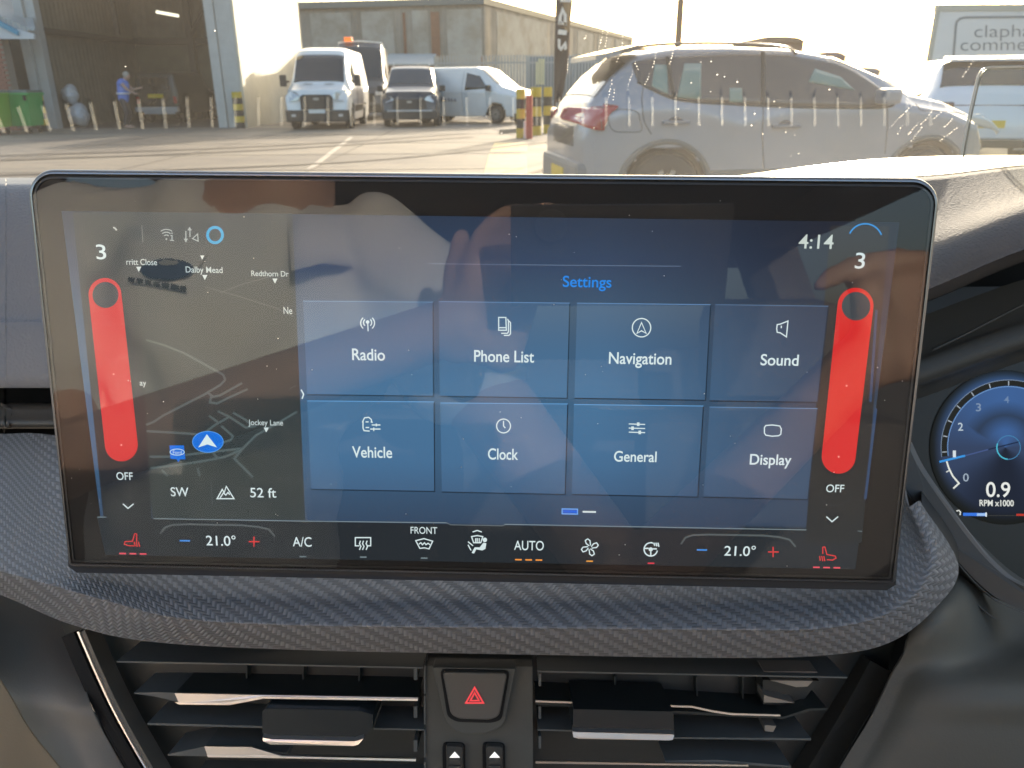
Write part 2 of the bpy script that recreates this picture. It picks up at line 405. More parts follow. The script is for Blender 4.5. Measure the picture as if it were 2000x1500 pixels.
DXL = lambda y: 120 + 88 * (y - 412) / 690; DXR = lambda y: 1757 - 86 * (y - 430) / 680
spoly('display_background', [(DXL(412), 412), (DXR(432), 434), (DXR(1112), 1112), (DXL(1082), 1082)], lambda x, y: blue(x, y, .95) if y < 1012 + .016 * (x - 190) else (42, 47, 52), 0, nx=80, ny=90)
spoly('map_panel', [(236, 414), (571, 417), (596, 1016), (298, 1012)], lambda x, y: interp([(420, (54, 62, 68)), (700, (54, 62, 64)), (1000, (54, 62, 64))], y), .00008)
spoly('climate_bar', [(190, 1011), (DXR(1040), 1039), (DXR(1112), 1112), (DXL(1084), 1084)], lambda x, y: (42, 47, 52), .00008)
spoly('seat_heater_panel', [(142, 414), (262, 415), (298, 1040), (205, 1040)], lambda x, y: interp([(420, (56, 64, 68)), (600, (50, 56, 62)), (900, (44, 48, 54)), (1040, (42, 47, 52))], y), .00012, ny=20)
spoly('seat_heater_panel', [(1622, 440), (1737, 442), (1683, 1060), (1572, 1060)], lambda x, y: interp([(420, (54, 54, 58)), (600, (54, 50, 50)), (900, (42, 42, 42)), (1040, (42, 45, 47))], y), .00012, ny=20)
# header rule, bar rules
icon('rule_line', [[(835, 515), (1100, 518), (1330, 520)]], 1.5, (100, 118, 145), .0002)
icon('rule_line', [[(600, 1018), (872, 1021)], [(985, 1024), (1575, 1035)], [(300, 1013), (600, 1018)], [(190, 1010), (208, 1010)], [(1675, 1037), (1684, 1038)]], 1.6, (130, 145, 150), .0002)
for x0, y0 in ((313, 1024), (1330, 1044)):
    icon('temperature_pod_outline', [[(x0, y0 + 19), (x0 + 9, y0 + 6), (x0 + 24, y0 + 1), (x0 + 55, y0), (x0 + 160, y0 + 2), (x0 + 192, y0 + 5), (x0 + 212, y0 + 10), (x0 + 224, y0 + 24)]], 3.5, (88, 96, 98), .0002)
icon('climate_tab_outline', [[(872, 1021), (880, 1025), (982, 1027), (988, 1024)]], 1.6, (105, 115, 120), .0002)
# settings tiles
tiles = [((592, 588), (846, 590), (847, 774), (600, 771)), ((857, 589), (1113, 592), (1108, 778), (859, 774)), ((1127, 592), (1388, 595), (1378, 782), (1122, 778)), ((1397, 595), (1618, 598), (1597, 786), (1386, 783)),
         ((600, 783), (848, 785), (849, 960), (608, 956)), ((860, 787), (1109, 789), (1104, 966), (863, 961)), ((1121, 790), (1374, 793), (1363, 971), (1117, 966)), ((1386, 795), (1597, 798), (1578, 976), (1374, 971))]
TILE = []
for q in tiles:
    o = spoly('settings_tile', q, lambda x, y: blue(x, y, 1.12), .0002, nx=6, ny=6); TILE.append(o)
    icon('tile_highlight', [[q[0], q[1]]], 1.6, tuple(min(255, v * 1.55) for v in blue(*q[0])), .00025, o)
    icon('tile_shadow', [[q[1], q[2], q[3]]], 2.4, tuple(v * .62 for v in blue(*q[2])), .00022, o)
icon('side_chip', [[(1712, 605), (1700, 785)], [(1711, 798), (1690, 975)]], 5, (54, 74, 108), .0002)
for t, (txt, x0, x1, b_, cap) in zip(TILE, (('Radio', 688, 752, 703, 22), ('Phone List', 926, 1043, 706, 22), ('Navigation', 1189, 1311, 710, 22), ('Sound', 1485, 1559, 713, 21),
        ('Vehicle', 688, 766, 893, 21), ('Clock', 953, 1012, 897, 21), ('General', 1199, 1282, 901, 20), ('Display', 1464, 1545, 907, 20))):
    stext('tile_label', txt, x0, x1, b_, cap, parent=t, bold=.012)
T = TILE
def arc(cx_, cy_, r, a0, a1, n=12, ry=None): return [(cx_ + r * cos(R_(a0 + (a1 - a0) * k / n)), cy_ + (ry or r) * sin(R_(a0 + (a1 - a0) * k / n))) for k in range(n + 1)]
icon('tile_icon', [[(718, 628), (719, 647)], arc(718, 630, 8, -50, 50), arc(718, 630, 8, 130, 230), arc(718, 631, 13.5, -50, 50), arc(718, 631, 13.5, 130, 230)], 2.2, WHT, parent=T[0], fills=[ell(718, 629, 3.4, 3.4)])
icon('tile_icon', [[(974, 620), (988, 620), (989, 645), (974, 645), (974, 620)], [(974, 640), (989, 640)], [(991, 623), (993, 626), (993, 648), (991, 651), (979, 651)], [(994, 627), (997, 630), (997, 652), (994, 655), (984, 655)]], 2.2, WHT, parent=T[1])
icon('tile_icon', [ell(1253, 640, 18, 18, 40) + [(1271.0, 640)], [(1253, 630), (1262, 651), (1253, 646), (1244, 651), (1253, 630)]], 2.2, WHT, parent=T[2])
icon('tile_icon', [[(1518, 634), (1524, 633), (1539, 627), (1536, 658), (1524, 650), (1518, 649), (1517, 642), (1518, 634)], [(1526, 636), (1526, 641)]], 2.3, WHT, parent=T[3])
icon('tile_icon', [[(722, 842), (711, 841), (709, 836), (709, 822), (712, 816), (720, 815), (725, 819), (726, 824)], [(714, 824), (720, 824)], [(714, 835), (721, 835)], [(726, 830), (743, 830)], [(723, 838), (743, 838)], [(735, 827), (735, 833)], [(730, 835), (730, 842)], [(707, 824), (710, 824)], [(724, 824), (728, 825)]], 2.3, WHT, parent=T[4])
icon('tile_icon', [ell(983.5, 832, 13.5, 13.5, 36) + [(997.0, 832)], [(983.5, 822), (983.5, 832), (987, 836)]], 2.2, WHT, parent=T[5])
icon('tile_icon', [[(1228, 828), (1260, 829)], [(1228, 836), (1260, 837)], [(1228, 844), (1260, 845)]], 2.0, WHT, parent=T[6], fills=[[(1244, 825), (1249, 825), (1249, 832), (1244, 832)], [(1233, 833), (1238, 833), (1238, 840), (1233, 840)], [(1247, 841), (1252, 841), (1252, 848), (1247, 848)]])
icon('tile_icon', [[(1496, 831), (1509, 830), (1523, 832), (1526, 838), (1525, 848), (1521, 851), (1508, 852), (1496, 850), (1493, 846), (1493, 835), (1496, 831)]], 2.3, WHT, parent=T[7])
stext('screen_title', 'Settings', 1099, 1194, 560, 21, (38, 140, 240), bold=.01)
stext('clock_reading', '4:14', 1559, 1627, 485, 27, (205, 215, 208), bold=.004)
icon('page_marker', [[(1098, 994), (1128, 994.5), (1128, 1004), (1098, 1003.5), (1098, 994)]], 2.2, (120, 175, 250), .0003)
shp('page_marker', [(1100, 996), (1127, 996.5), (1127, 1002), (1100, 1001.5)], (30, 100, 225), .00032)
icon('page_marker', [[(1138, 999.5), (1164, 1000)]], 3.4, (225, 235, 235), .0003)
icon('chevron', [[(588, 761), (593, 770), (590, 779)]], 2.6, WHT, .0004)
# status icons
G_ = (165, 178, 180)
icon('status_icon', [[(277, 440), (279, 473)]], 1.6, (120, 130, 132))
icon('status_icon', [arc(325, 466, 18, -128, -52, ry=18), arc(325, 466, 12.5, -130, -50), arc(325, 466, 7, -130, -50), [(336, 460), (336, 469)], [(333, 460), (337, 460)], [(332, 469), (340, 470)]], 2.0, G_, fills=[ell(325, 467, 1.8, 1.8), ell(336, 455.5, 1.4, 1.4)])
icon('status_icon', [[(363, 451), (363, 469)], [(371, 449), (371, 463)], [(386, 457), (376, 466), (387, 471), (386, 457)]], 2.0, G_, fills=[[(359, 466), (367, 466), (363, 474)], [(366, 450), (375, 450), (370, 443)]])
icon('status_icon', [ell(420, 459, 14.5, 15, 40) + [(434.5, 459)]], 5.5, (40, 165, 215))
icon('status_icon', [[(221, 444), (225, 446), (228, 450)]], 3.2, (190, 198, 200))
icon('volume_arc', [arc(1690, 472, 34, -153, -22, 24, 35)], 3.0, (50, 145, 215))
# map roads
RD = (84, 98, 100)
icon('map_road', [[(285, 830), (300, 824), (318, 812), (345, 798), (400, 770), (430, 752), (440, 742)], [(440, 742), (436, 732), (400, 712), (360, 690), (320, 674), (285, 664)], [(473, 748), (430, 772), (412, 776), (410, 786), (424, 788), (448, 776), (484, 760)], [(407, 768), (418, 776)],
      [(425, 803), (448, 814), (480, 835), (500, 832)], [(455, 806), (480, 820), (492, 832)], [(448, 814), (420, 830), (404, 842), (400, 862)], [(408, 812), (425, 824)], [(432, 832), (455, 852), (450, 860), (420, 868)],
      [(580, 804), (540, 828), (500, 850), (472, 878), (440, 892), (400, 900), (350, 908), (300, 914), (294, 914)], [(286, 842), (340, 845), (385, 848)], [(292, 892), (330, 892), (420, 882), (470, 876)], [(472, 878), (458, 896), (494, 932)], [(386, 914), (390, 930)], [(316, 918), (328, 930)], [(416, 884), (424, 894)]], 4.6, RD, .0002)
icon('map_road', [[(400, 560), (470, 580), (540, 602), (572, 618)], [(430, 572), (470, 556), (560, 532)], [(565, 760), (578, 753)]], 2.0, (80, 88, 90), .0002)
for tx, x0, x1, b_, cap, bd in (('rritt Close', 247, 307, 517, 11.5, .01), ('Dalby Mead', 363, 435, 532, 11.5, .01), ('Redthorn Dr', 491, 564, 539, 10.5, .01), ('ay', 273, 286, 753, 11, .01), ('Jockey Lane', 485, 553, 830, 10.5, .01), ('Ne', 554, 571, 613, 13.5, .01)):
    stext('street_name', tx, x0, x1, b_, cap, (200, 212, 212), bold=bd)
for x, y, s in ((271, 526, 5), (400, 542, 5), (537, 549, 5), (520, 840, 5), (395, 503, 4)):
    icon('map_marker', [], 1, (215, 228, 228), fills=[[(x - s, y - s), (x + s, y - s), (x, y + s)]])
e_ = shp('position_marker', ell(406, 863, 30, 20.5, 40), (25, 115, 225), .0003)
icon('marker_arrow', [], 1, (220, 238, 240), .0004, e_, fills=[[(404, 848), (424, 874), (405, 868)], [(404, 848), (405, 868), (387, 874)]])
icon('marker_ring', [ell(406, 863, 30, 20.5, 40) + [(436.0, 863)]], 1.5, (90, 160, 235), .0004, e_)
p_ = shp('garage_marker', [(331, 870), (359, 870), (362, 897), (352, 897), (348, 903), (345, 897), (333, 896)], (25, 115, 225), .0003)
icon('marker_ring', [ell(346, 883, 14, 6, 30) + [(360.0, 883)]], 1.5, (200, 225, 240), .0004, p_)
stext('marker_script', 'Ford', 338, 355, 887, 7, (215, 232, 240), p_, .0)
stext('compass_reading', 'SW', 334, 369, 969, 17, bold=.006); stext('altitude_reading', '52 ft', 489, 540, 971, 18, bold=.006)
icon('altitude_icon', [[(424, 974), (434, 956), (438, 962), (442, 950), (457, 974), (424, 974)], [(436, 962), (441, 967), (445, 962), (449, 966)], [(429, 974), (438, 960)]], 2.2, WHT)
icon('rule_line', [[(412, 940), (415, 985)]], 1.4, (84, 92, 96), .0002)
# heated seat sliders
def slider(x0, y0, r0, x1, y1, r1, c):
    a = math.degrees(math.atan2(y1 - y0, x1 - x0))
    pts = [(x0 + r0 * cos(R_(a + 90 + 180 * k / 20)), y0 + r0 * sin(R_(a + 90 + 180 * k / 20))) for k in range(21)] + [(x1 + r1 * cos(R_(a - 90 + 180 * k / 20)), y1 + r1 * sin(R_(a - 90 + 180 * k / 20))) for k in range(21)]
    o = shp('heat_slider', pts, c, .0003)
    shp('slider_knob', ell(x0 + 1, y0 + 1, r0 * .80, r0 * .80), (66, 72, 78), .0004, o)
    for t in (.53, 1.0): shp('slider_mark', ell(x0 + (x1 - x0) * t, y0 + (y1 - y0) * t, 2, 2, 10), (255, 170, 165), .0004, o)
slider(205, 575, 32, 237, 869, 32, (214, 52, 58)); slider(1671, 597, 35, 1638, 892, 33, (218, 44, 44))
stext('heat_reading', '3', 189, 208, 506, 28, bold=.004); stext('heat_reading', '3', 1669, 1688, 524, 30, bold=.004)
stext('off_key', 'OFF', 228, 260, 937, 14.5, bold=.006); stext('off_key', 'OFF', 1613, 1648, 961, 14.5, bold=.006)
icon('off_key_ring', [arc(246, 930, 33, 20, 160), arc(1631, 955, 33, 20, 160)], 1.5, (52, 56, 60), .0003)
icon('chevron', [[(240, 984), (250, 993), (261, 984)], [(1614, 1009), (1625, 1019), (1637, 1009)]], 2.4, WHT)
RED = (225, 62, 62)
icon('heated_seat_icon', [[(263, 1042), (259, 1057), (244, 1058), (243, 1063), (252, 1066), (262, 1066)], [(263, 1042), (267, 1043), (267, 1058)], [(262, 1058), (264, 1067)], [(266, 1058), (268, 1068)], [(270, 1058), (273, 1068)]], 2.0, RED)
icon('heated_seat_icon', [[(1611, 1068), (1615, 1083), (1631, 1086), (1633, 1090), (1626, 1094), (1615, 1093)], [(1611, 1068), (1607, 1069), (1607, 1082)], [(1601, 1086), (1602, 1095)], [(1605, 1086), (1607, 1096)], [(1609, 1086), (1611, 1096)]], 2.0, RED)
for x0, y0, c in ((233, 1081, (240, 90, 105)), (1588, 1108, (240, 90, 105)), (1006, 1093, (245, 155, 70))):
    icon('level_dash', [[(x0 + 20 * k, y0 + .4 * k), (x0 + 13 + 20 * k, y0 + .2 + .4 * k)] for k in range(3)], 2.8, c)
for x, y, c in ((1145, 1096, (245, 165, 70)), (1265, 1100, (240, 70, 85)), (585, 1087, (120, 135, 140)), (703, 1088, (120, 135, 140)), (822, 1090, (120, 135, 140))):
    icon('level_dash', [[(x, y), (x + 13, y + .2)]], 2.6, c)
for x0, y0, x1, y1, x2, x3, b_ in ((351, 1056, 496, 1058, 403, 461, 1065), (1361, 1074, 1510, 1078, 1414, 1475, 1085)):
    icon('minus_key', [[(x0, y0), (x0 + 20, y0 + .3)]], 2.8, (70, 150, 235)); icon('plus_key', [[(x1 - 10, y1), (x1 + 11, y1)], [(x1, y1 - 10), (x1, y1 + 10)]], 2.4, RED)
    stext('temperature_reading', '21.0°', x2, x3, b_, 18.5, bold=.006)
stext('climate_key', 'A/C', 572, 609, 1067, 18, bold=.004); stext('climate_key', 'AUTO', 1004, 1062, 1074, 18, bold=.004); stext('climate_key', 'FRONT', 802, 854, 1042, 13, bold=.004)
icon('climate_key', [[(702, 1066), (694, 1066), (694, 1050), (724, 1050), (724, 1066), (716, 1066)]] + [[(x + 1, 1056), (x - 1, 1062), (x + 2, 1067), (x - 1, 1074)] for x in (703, 709, 716)], 2.2, WHT)
icon('climate_key', [[(812, 1056), (828, 1052), (845, 1057), (838, 1072), (829, 1070), (820, 1071), (812, 1056)], [(818, 1063), (822, 1060), (825, 1064), (829, 1060), (832, 1064), (836, 1061), (840, 1064)]], 2.2, WHT)
icon('climate_key', [[(923, 1039), (932, 1036), (941, 1039)], [(921, 1048), (932, 1046), (943, 1048), (939, 1060), (925, 1060), (921, 1048)], [(929, 1051), (929, 1060)], [(932, 1051), (932, 1060)], [(936, 1051), (936, 1060)], [(914, 1058), (924, 1066)], [(914, 1064), (920, 1075)]], 2.2, WHT,
     fills=[ell(947, 1054.5, 4.2, 4.4), [(944, 1060), (950, 1061), (948, 1072), (942, 1075), (930, 1073), (926, 1081), (921, 1080), (927, 1069), (937, 1069)]])
fan = []
for k in range(4):
    a = k * 90 - 20
    fan.append([(1152 + r * cos(R_(a + t)), 1069 + r * sin(R_(a + t))) for r, t in ((3, 0), (10, -24), (16, -14), (17, 6), (13, 22), (8, 26), (4, 45))])
icon('climate_key', fan, 2.2, WHT)
icon('climate_key', [arc(1271, 1073, 13, -70, -350, 30), [(1259, 1071), (1267, 1071)], [(1275, 1072), (1283, 1072)], [(1271, 1077), (1271, 1085)], [(1277, 1060), (1279, 1066)], [(1281, 1060), (1283, 1067)], [(1285, 1060), (1287, 1068)]], 2.6, WHT, fills=[ell(1271, 1073, 4, 4)])
# cover glass over everything
bm = bmesh.new(); ringstrip(bm, [(rrect(.0030, RT, RB), .0018)], capA=True)
mk('cover_glass', bm, pane('screen_cover_glass', (.97, .98, .98), 1.5, 0.0, gain=1.05), TS, False, True)
bm = bmesh.new(); rs_ = random.Random(3)
for _ in range(60):
    p = pl(rs_.uniform(.006, SW_ - .006), rs_.uniform(.005, SH_ - .005), .0019); r = rs_.uniform(.00008, .00022); a0 = rs_.uniform(0, 3)
    bm.faces.new([bm.verts.new(p + SU * r * rs_.uniform(.7, 1.3) * cos(a0 + k) + SD * r * sin(a0 + k)) for k in range(6)])
o = mk('dust_specks', bm, mat('lint', (.6, .58, .52), .9), TS, False, True); o['kind'] = 'stuff'
# ------------------------------------------------------------ dashboard
soft = mat('dash_soft_grain', (.125, .123, .125), .52, bump=(420, .7, 'grain'), spec=.5)
soft2 = mat('dash_side_plastic', (.20, .201, .212), .46, bump=(700, .4, 'grain'), spec=.5)
dark = mat('dash_dark_plastic', (.07,.07,.068), .55, bump=(900, .2, 'grain'))
black = mat('vent_black', (.028, .033, .031), .38)
gap = mat('dash_gap', (.010, .010, .010), .8)
DB = empty('dashboard', (0, .55, .95), 0, 'dark grey soft-touch dashboard with carbon-look trim shelf under the screen', 'dashboard')
C = lambda d, *p: [(x, y, d + (e[0] if e else 0)) for x, y, *e in p]
# passenger fascia, running behind the screen
XS = (-420, -150, 0, 60, 500, 1000, 1400, 1660)
loft('upper_fascia', [[(x, y, d) for x in XS] for y, d in ((347, .62), (350, .50), (356, .465), (372, .445), (470, .432), (612, .424), (632, .418), (700, .414), (752, .414), (757, .425), (757, .50))], soft2, DB, n=60, sub=4, lin_rows=False)
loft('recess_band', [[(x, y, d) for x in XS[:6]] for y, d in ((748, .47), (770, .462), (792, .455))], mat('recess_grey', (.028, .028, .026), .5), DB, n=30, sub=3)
loft('accent_strip', [[(x, y, d) for x in XS[:6]] for y, d in ((788, .46), (789, .437), (810, .432), (834, .430), (837, .45))], mat('accent_satin', (.085, .078, .068), .4, .2), DB, n=30, sub=3, thick=.003)
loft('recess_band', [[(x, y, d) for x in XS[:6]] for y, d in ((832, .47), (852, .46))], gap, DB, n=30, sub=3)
W1 = weave('carbon_weave_cloth'); 
back = [(-420, 835, .45), (-150, 842, .44), (0, 847, .43), (105, 850, .425), (400, 900, .42), (800, 940, .42), (1200, 945, .42), (1500, 925, .42), (1690, 890, .415), (1735, 870, .41), (1755, 860, .405), (1762, 855, .40), (1764, 852, .40)]
midr = [(-420, 930, .40), (-150, 960, .385), (0, 985, .375), (110, 1000, .37), (350, 1060, .36), (650, 1080, .358), (1100, 1085, .356), (1400, 1085, .355), (1600, 1075, .356), (1690, 1050, .358), (1740, 1010, .362), (1762, 960, .368), (1766, 915, .375)]
ridg = [(-420, 1010, .352), (-150, 1062, .342), (0, 1098, .334), (180, 1148, .325), (350, 1190, .318), (600, 1204, .3145), (1000, 1208, .313), (1400, 1212, .312), (1600, 1210, .3135), (1715, 1186, .318), (1783, 1135, .325), (1803, 1075, .334), (1772, 985, .350)]
rid2 = [(-420, 1032, .348), (-150, 1086, .338), (0, 1122, .330), (180, 1173, .321), (350, 1214, .3148), (600, 1229, .3115), (1000, 1234, .3100), (1400, 1238, .3090), (1600, 1235, .3108), (1733, 1207, .3155), (1808, 1146, .3228), (1830, 1075, .332), (1795, 978, .350)]
lowr = [(-420, 1060, .358), (-150, 1118, .350), (0, 1162, .342), (140, 1220, .334), (300, 1254, .327), (600, 1270, .323), (1000, 1278, .321), (1400, 1285, .3195), (1610, 1280, .321), (1735, 1256, .325), (1825, 1190, .333), (1872, 1105, .345), (1800, 985, .365)]
undr = [(x, y - 4, d + .012) for x, y, d in lowr]; und2 = [(x, y - 30, d + .07) for x, y, d in lowr]
loft('carbon_trim', [back, midr, ridg, rid2, lowr], W1, DB, n=200, sub=9, smooth=True)
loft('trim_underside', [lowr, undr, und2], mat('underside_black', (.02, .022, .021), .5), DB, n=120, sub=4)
# hood over the driver's instruments
h0 = [(1380, 352, .62), (1480, 338, .60), (1600, 322, .585), (1720, 310, .575), (1860, 304, .57), (2000, 303, .57), (2160, 305, .58), (2400, 330, .60)]
h1 = [(1380, 366, .50), (1480, 356, .49), (1600, 350, .48), (1720, 346, .47), (1840, 340, .46), (2000, 322, .455), (2160, 316, .46), (2400, 335, .48)]
h1b = [(x, y + 3, d - .004) for x, y, d in h1]
h2 = [(1380, 600, .41), (1480, 580, .40), (1600, 550, .39), (1720, 518, .38), (1840, 478, .372), (2000, 415, .364), (2160, 380, .364), (2400, 380, .38)]
h3 = [(1380, 680, .395), (1480, 655, .385), (1600, 628, .375), (1720, 595, .365), (1840, 548, .366), (2000, 482, .357), (2160, 446, .357), (2400, 440, .365)]
h4 = [(x, y + 6, d + .012) for x, y, d in h3]; h5 = [(x, y + 30, d + .10) for x, y, d in h3]
loft('hood_top', [h0, [((a[0] + b[0]) / 2, (a[1] + b[1]) / 2 - 1, (a[2] + b[2]) / 2) for a, b in zip(h0, h1)], h1], mat('hood_smooth', (.22, .21, .20), .34), DB, n=60, sub=4)
loft('hood_cover', [h1b, [(x, y + (z[1] - y) * .55, d + (z[2] - d) * .55) for (x, y, d), z in zip(h1b, h2)], h2, h3, h4, h5], mat('hood_grain', (.145, .14, .138), .8, bump=(950, .75, 'grain'), spec=.12), DB, n=70, sub=6, thick=.002)
bin_ = [[(1500, y0, d), (1650, y0 - 30, d), (1790, y0 - 70, d), (1900, y0 - 110, d), (2020, y0 - 150, d), (2200, y0 - 190, d)] for y0, d in ((690, .47), (760, .46), (780, .455), (820, .455), (850, .47), (1000, .50))]
loft('binnacle_wall', bin_, mat('binnacle_dark', (.075, .072, .062), .45), DB, n=40, sub=5)
loft('binnacle_seam', [[(1820, 681, .442), (1880, 652, .44), (1940, 621, .438), (2010, 586, .436), (2100, 548, .434)], [(1820, 684, .441), (1880, 655, .439), (1940, 624, .437), (2010, 589, .435), (2100, 551, .433)]], mat('seam_dark', (.10, .10, .09), .4), DB, n=20, sub=1, thick=.001)
# top of the dashboard reaching the windscreen
dt = []
tops = [V(P(x, 349, .5)) for x in (-900, -150, 500, 1200, 1700, 2400)]
for k, (yy, zz) in enumerate(((.50, None), (.62, 1.165), (.80, 1.120), (1.02, 1.045), (1.25, .975))):
    dt.append([(-.85 + .34 * i, yy, (zz if zz else 1.183) + .0) for i in range(6)])
loft('dash_top', dt, mat('dash_top_grain', (.036, .035, .033), .6, bump=(500, .3, 'grain')), DB, n=30, sub=6, proj=False)
# lower left console cheek
cheek = mat('console_grey', (.25, .235, .205), .55, bump=(1400, .12, 'grain')); tan_ = mat('console_tan', (.36, .29, .19), .55, bump=(1400, .1, 'grain'))
loft('console_cheek', [[(-420, 1040, .46), (-100, 1090, .45), (0, 1120, .44), (80, 1150, .43), (128, 1180, .42)], [(-420, 1230, .40), (-150, 1240, .385), (0, 1315, .372), (110, 1340, .37), (172, 1360, .372)], [(-420, 1400, .38), (-60, 1420, .37), (70, 1440, .366), (160, 1450, .366), (215, 1452, .372)], [(-420, 1640, .37), (60, 1640, .362), (180, 1640, .362), (250, 1640, .362), (330, 1640, .375)]], cheek, DB, n=40, sub=8, thick=.003)
loft('door_lining', [[(-420, 1130, .345), (-120, 1180, .35), (-2, 1322, .352), (60, 1425, .352), (135, 1520, .352), (220, 1640, .352)], [(-420, 1200, .335), (-130, 1260, .340), (-16, 1400, .344), (40, 1480, .344), (100, 1560, .344), (180, 1700, .344)], [(-420, 1300, .32), (-160, 1400, .325), (-60, 1500, .33), (0, 1560, .33), (60, 1640, .33), (100, 1760, .33)]], tan_, DB, n=30, sub=8, thick=.003)
loft('inner_backing', [[(1560, 560, .52), (1900, 500, .52), (2400, 470, .52)], [(1560, 900, .50), (1900, 900, .56), (2400, 900, .56)], [(1560, 1250, .44), (1900, 1250, .46), (2400, 1250, .50)], [(1560, 1700, .42), (1900, 1700, .42), (2400, 1700, .42)]], gap, DB, n=20, sub=4)
# centre stack backing, black
bm = bmesh.new(); prism(bm, [P(x, y, d) for x, y, d in ((118, 1215, .392), (700, 1262, .392), (1300, 1262, .392), (1750, 1250, .392), (1600, 1760, .385), (330, 1760, .385))], cw((0, 0, .01)))
mk('stack_backing', bm, black, DB, False, True)
def strip(name, pts, m, parent, depth_off=.006, wd=None, thick=None):
    """bar of constant pixel width wd along px points (px,py,d) pushed back by depth_off"""
    bm = bmesh.new(); n = len(pts); up = []; lo = []
    for i, (x, y, d) in enumerate(pts):
        a = pts[max(i - 1, 0)]; b = pts[min(i + 1, n - 1)]; t = V((b[0] - a[0], b[1] - a[1])).normalized(); nn = V((-t.y, t.x)) * wd / 2
        up.append(P(x - nn.x, y - nn.y, d)); lo.append(P(x + nn.x, y + nn.y, d))
    prism(bm, up + lo[::-1], cw((0, 0, depth_off)))
    return mk(name, bm, m, parent, False, True)
chrome = mat('chrome', (.88, .86, .83), .28, 1.0); satin = mat('satin_silver', (.78, .74, .70), .36, 1.0); grey = mat('slat_edge_grey', (.13, .14, .135), .4)
curve = cr([(152, 1234, .375), (190, 1322, .373), (232, 1408, .371), (290, 1510, .369), (345, 1600, .368)], 16)
strip('side_trim_edge', [(x + 7, y, d) for x, y, d in curve], mat('side_trim', (.15, .14, .12), .35), DB, .012, 14)
strip('chrome_line', [(x, y, d - .001) for x, y, d in curve], chrome, DB, .004, 3.6)
strip('side_gap', [(x - 20, y + 6, d + .001) for x, y, d in curve], gap, DB, .004, 26)
# right lower panels
cR = mat('column_cover', (.115, .11, .09), .6, bump=(1200, .12, 'grain'))
loft('knee_panel', [[(1800, 1010, .48), (1850, 1130, .43), (1800, 1215, .372), (1742, 1310, .368), (1700, 1400, .366), (1640, 1500, .365), (1560, 1640, .365)], [(1850, 1000, .48), (1880, 1125, .435), (1842, 1205, .372), (1775, 1310, .366), (1728, 1410, .363), (1668, 1510, .362), (1600, 1640, .362)], [(2010, 1000, .52), (2010, 1180, .46), (1960, 1280, .41), (1900, 1340, .355), (1860, 1420, .350), (1810, 1520, .350), (1760, 1640, .35)], [(2300, 1000, .52), (2300, 1180, .48), (2300, 1260, .43), (2300, 1340, .36), (2300, 1420, .355), (2300, 1520, .35), (2300, 1640, .35)]], cR, DB, n=50, sub=8, thick=.003)
cv2 = cr([(1692, 1302, .385), (1660, 1362, .383), (1620, 1430, .381), (1578, 1500, .379), (1520, 1590, .378)], 14)
strip('side_trim_edge', cv2, mat('side_trim_dim', (.075, .075, .065), .4), DB, .012, 9)
strip('side_trim_edge', [(x + 30, y, d - .003) for x, y, d in cv2], mat('side_trim_dark', (.03, .03, .026), .5), DB, .012, 50)

# ------------------------------------------------------------ air vents
VL = empty('air_vent', P(560, 1500, .38), 0, 'air vent with long chrome slats, to the left of the hazard button', 'air vent', 'dashboard air vents')
VR = empty('air_vent', P(1300, 1500, .38), 0, 'air vent with chrome slats, to the right of the hazard button', 'air vent', 'dashboard air vents')
def slat(par, up, lo, m=black, name='slat', d0=.368, deep=.030, tilt=.0018, near=0.0):
    """thin horizontal blade whose front edge is the area between two pixel lines"""
    bm = bmesh.new(); prism(bm, [P(x, y, d0) for x, y in up] + [P(x, y, d0 - near) for x, y in lo[::-1]], cw((0, -tilt, deep))); return mk(name, bm, m, par, False, True)
sg = mat('slat_body', (.032, .038, .036), .4)
slat(VL, [(228, 1291), (480, 1296), (825, 1303)], [(228, 1294), (480, 1299), (825, 1306)], grey)
slat(VL, [(262, 1353), (300, 1352), (345, 1353), (500, 1357)], [(262, 1355), (300, 1360), (348, 1371), (500, 1360)], grey, d0=.369)
slat(VL, [(341, 1354), (520, 1357.5), (815, 1364)], [(341.5, 1356), (520, 1360), (815, 1366)], sg)
a_ = slat(VL, [(341, 1354), (508, 1357.5), (816, 1363)], [(350, 1374.5), (448, 1375.5), (512, 1362), (816, 1368)], satin, 'chrome_blade', d0=.3655, deep=.0012, tilt=0, near=.0004)
slat(VL, [(341, 1372), (448, 1373), (512, 1360.5), (816, 1365)], [(350, 1376), (449, 1377), (514, 1364.5), (816, 1369)], chrome, 'chrome_blade_edge', d0=.3648, deep=.0005, tilt=0, near=.0001)
slat(VL, [(288, 1412), (512, 1418)], [(288, 1416), (512, 1422)], grey); slat(VL, [(730, 1422), (828, 1424)], [(730, 1425), (828, 1427)], grey)
slat(VL, [(328, 1473), (400, 1458), (560, 1470)], [(328, 1476), (405, 1477), (560, 1480)], grey, d0=.369)
slat(VL, [(399, 1458), (490, 1459), (555, 1476), (812, 1482)], [(406, 1478), (560, 1480), (812, 1486)], satin, 'chrome_blade', d0=.3655, deep=.0012, tilt=0, near=.0004)
slat(VL, [(404, 1475), (560, 1477.5), (812, 1482.5)], [(406, 1479), (560, 1481), (812, 1487)], chrome, 'chrome_blade_edge', d0=.3648, deep=.0005, tilt=0, near=.0001)
slat(VL, [(370, 1530), (822, 1540)], [(370, 1536), (822, 1546)], grey)
slat(VL, [(512, 1390), (520, 1384), (700, 1388), (728, 1396), (728, 1420), (709, 1444)], [(512, 1390), (513, 1440), (530, 1446), (700, 1448)][::1], mat('tab_black', (.026, .032, .034), .3), 'adjuster_tab', d0=.358, deep=.03)
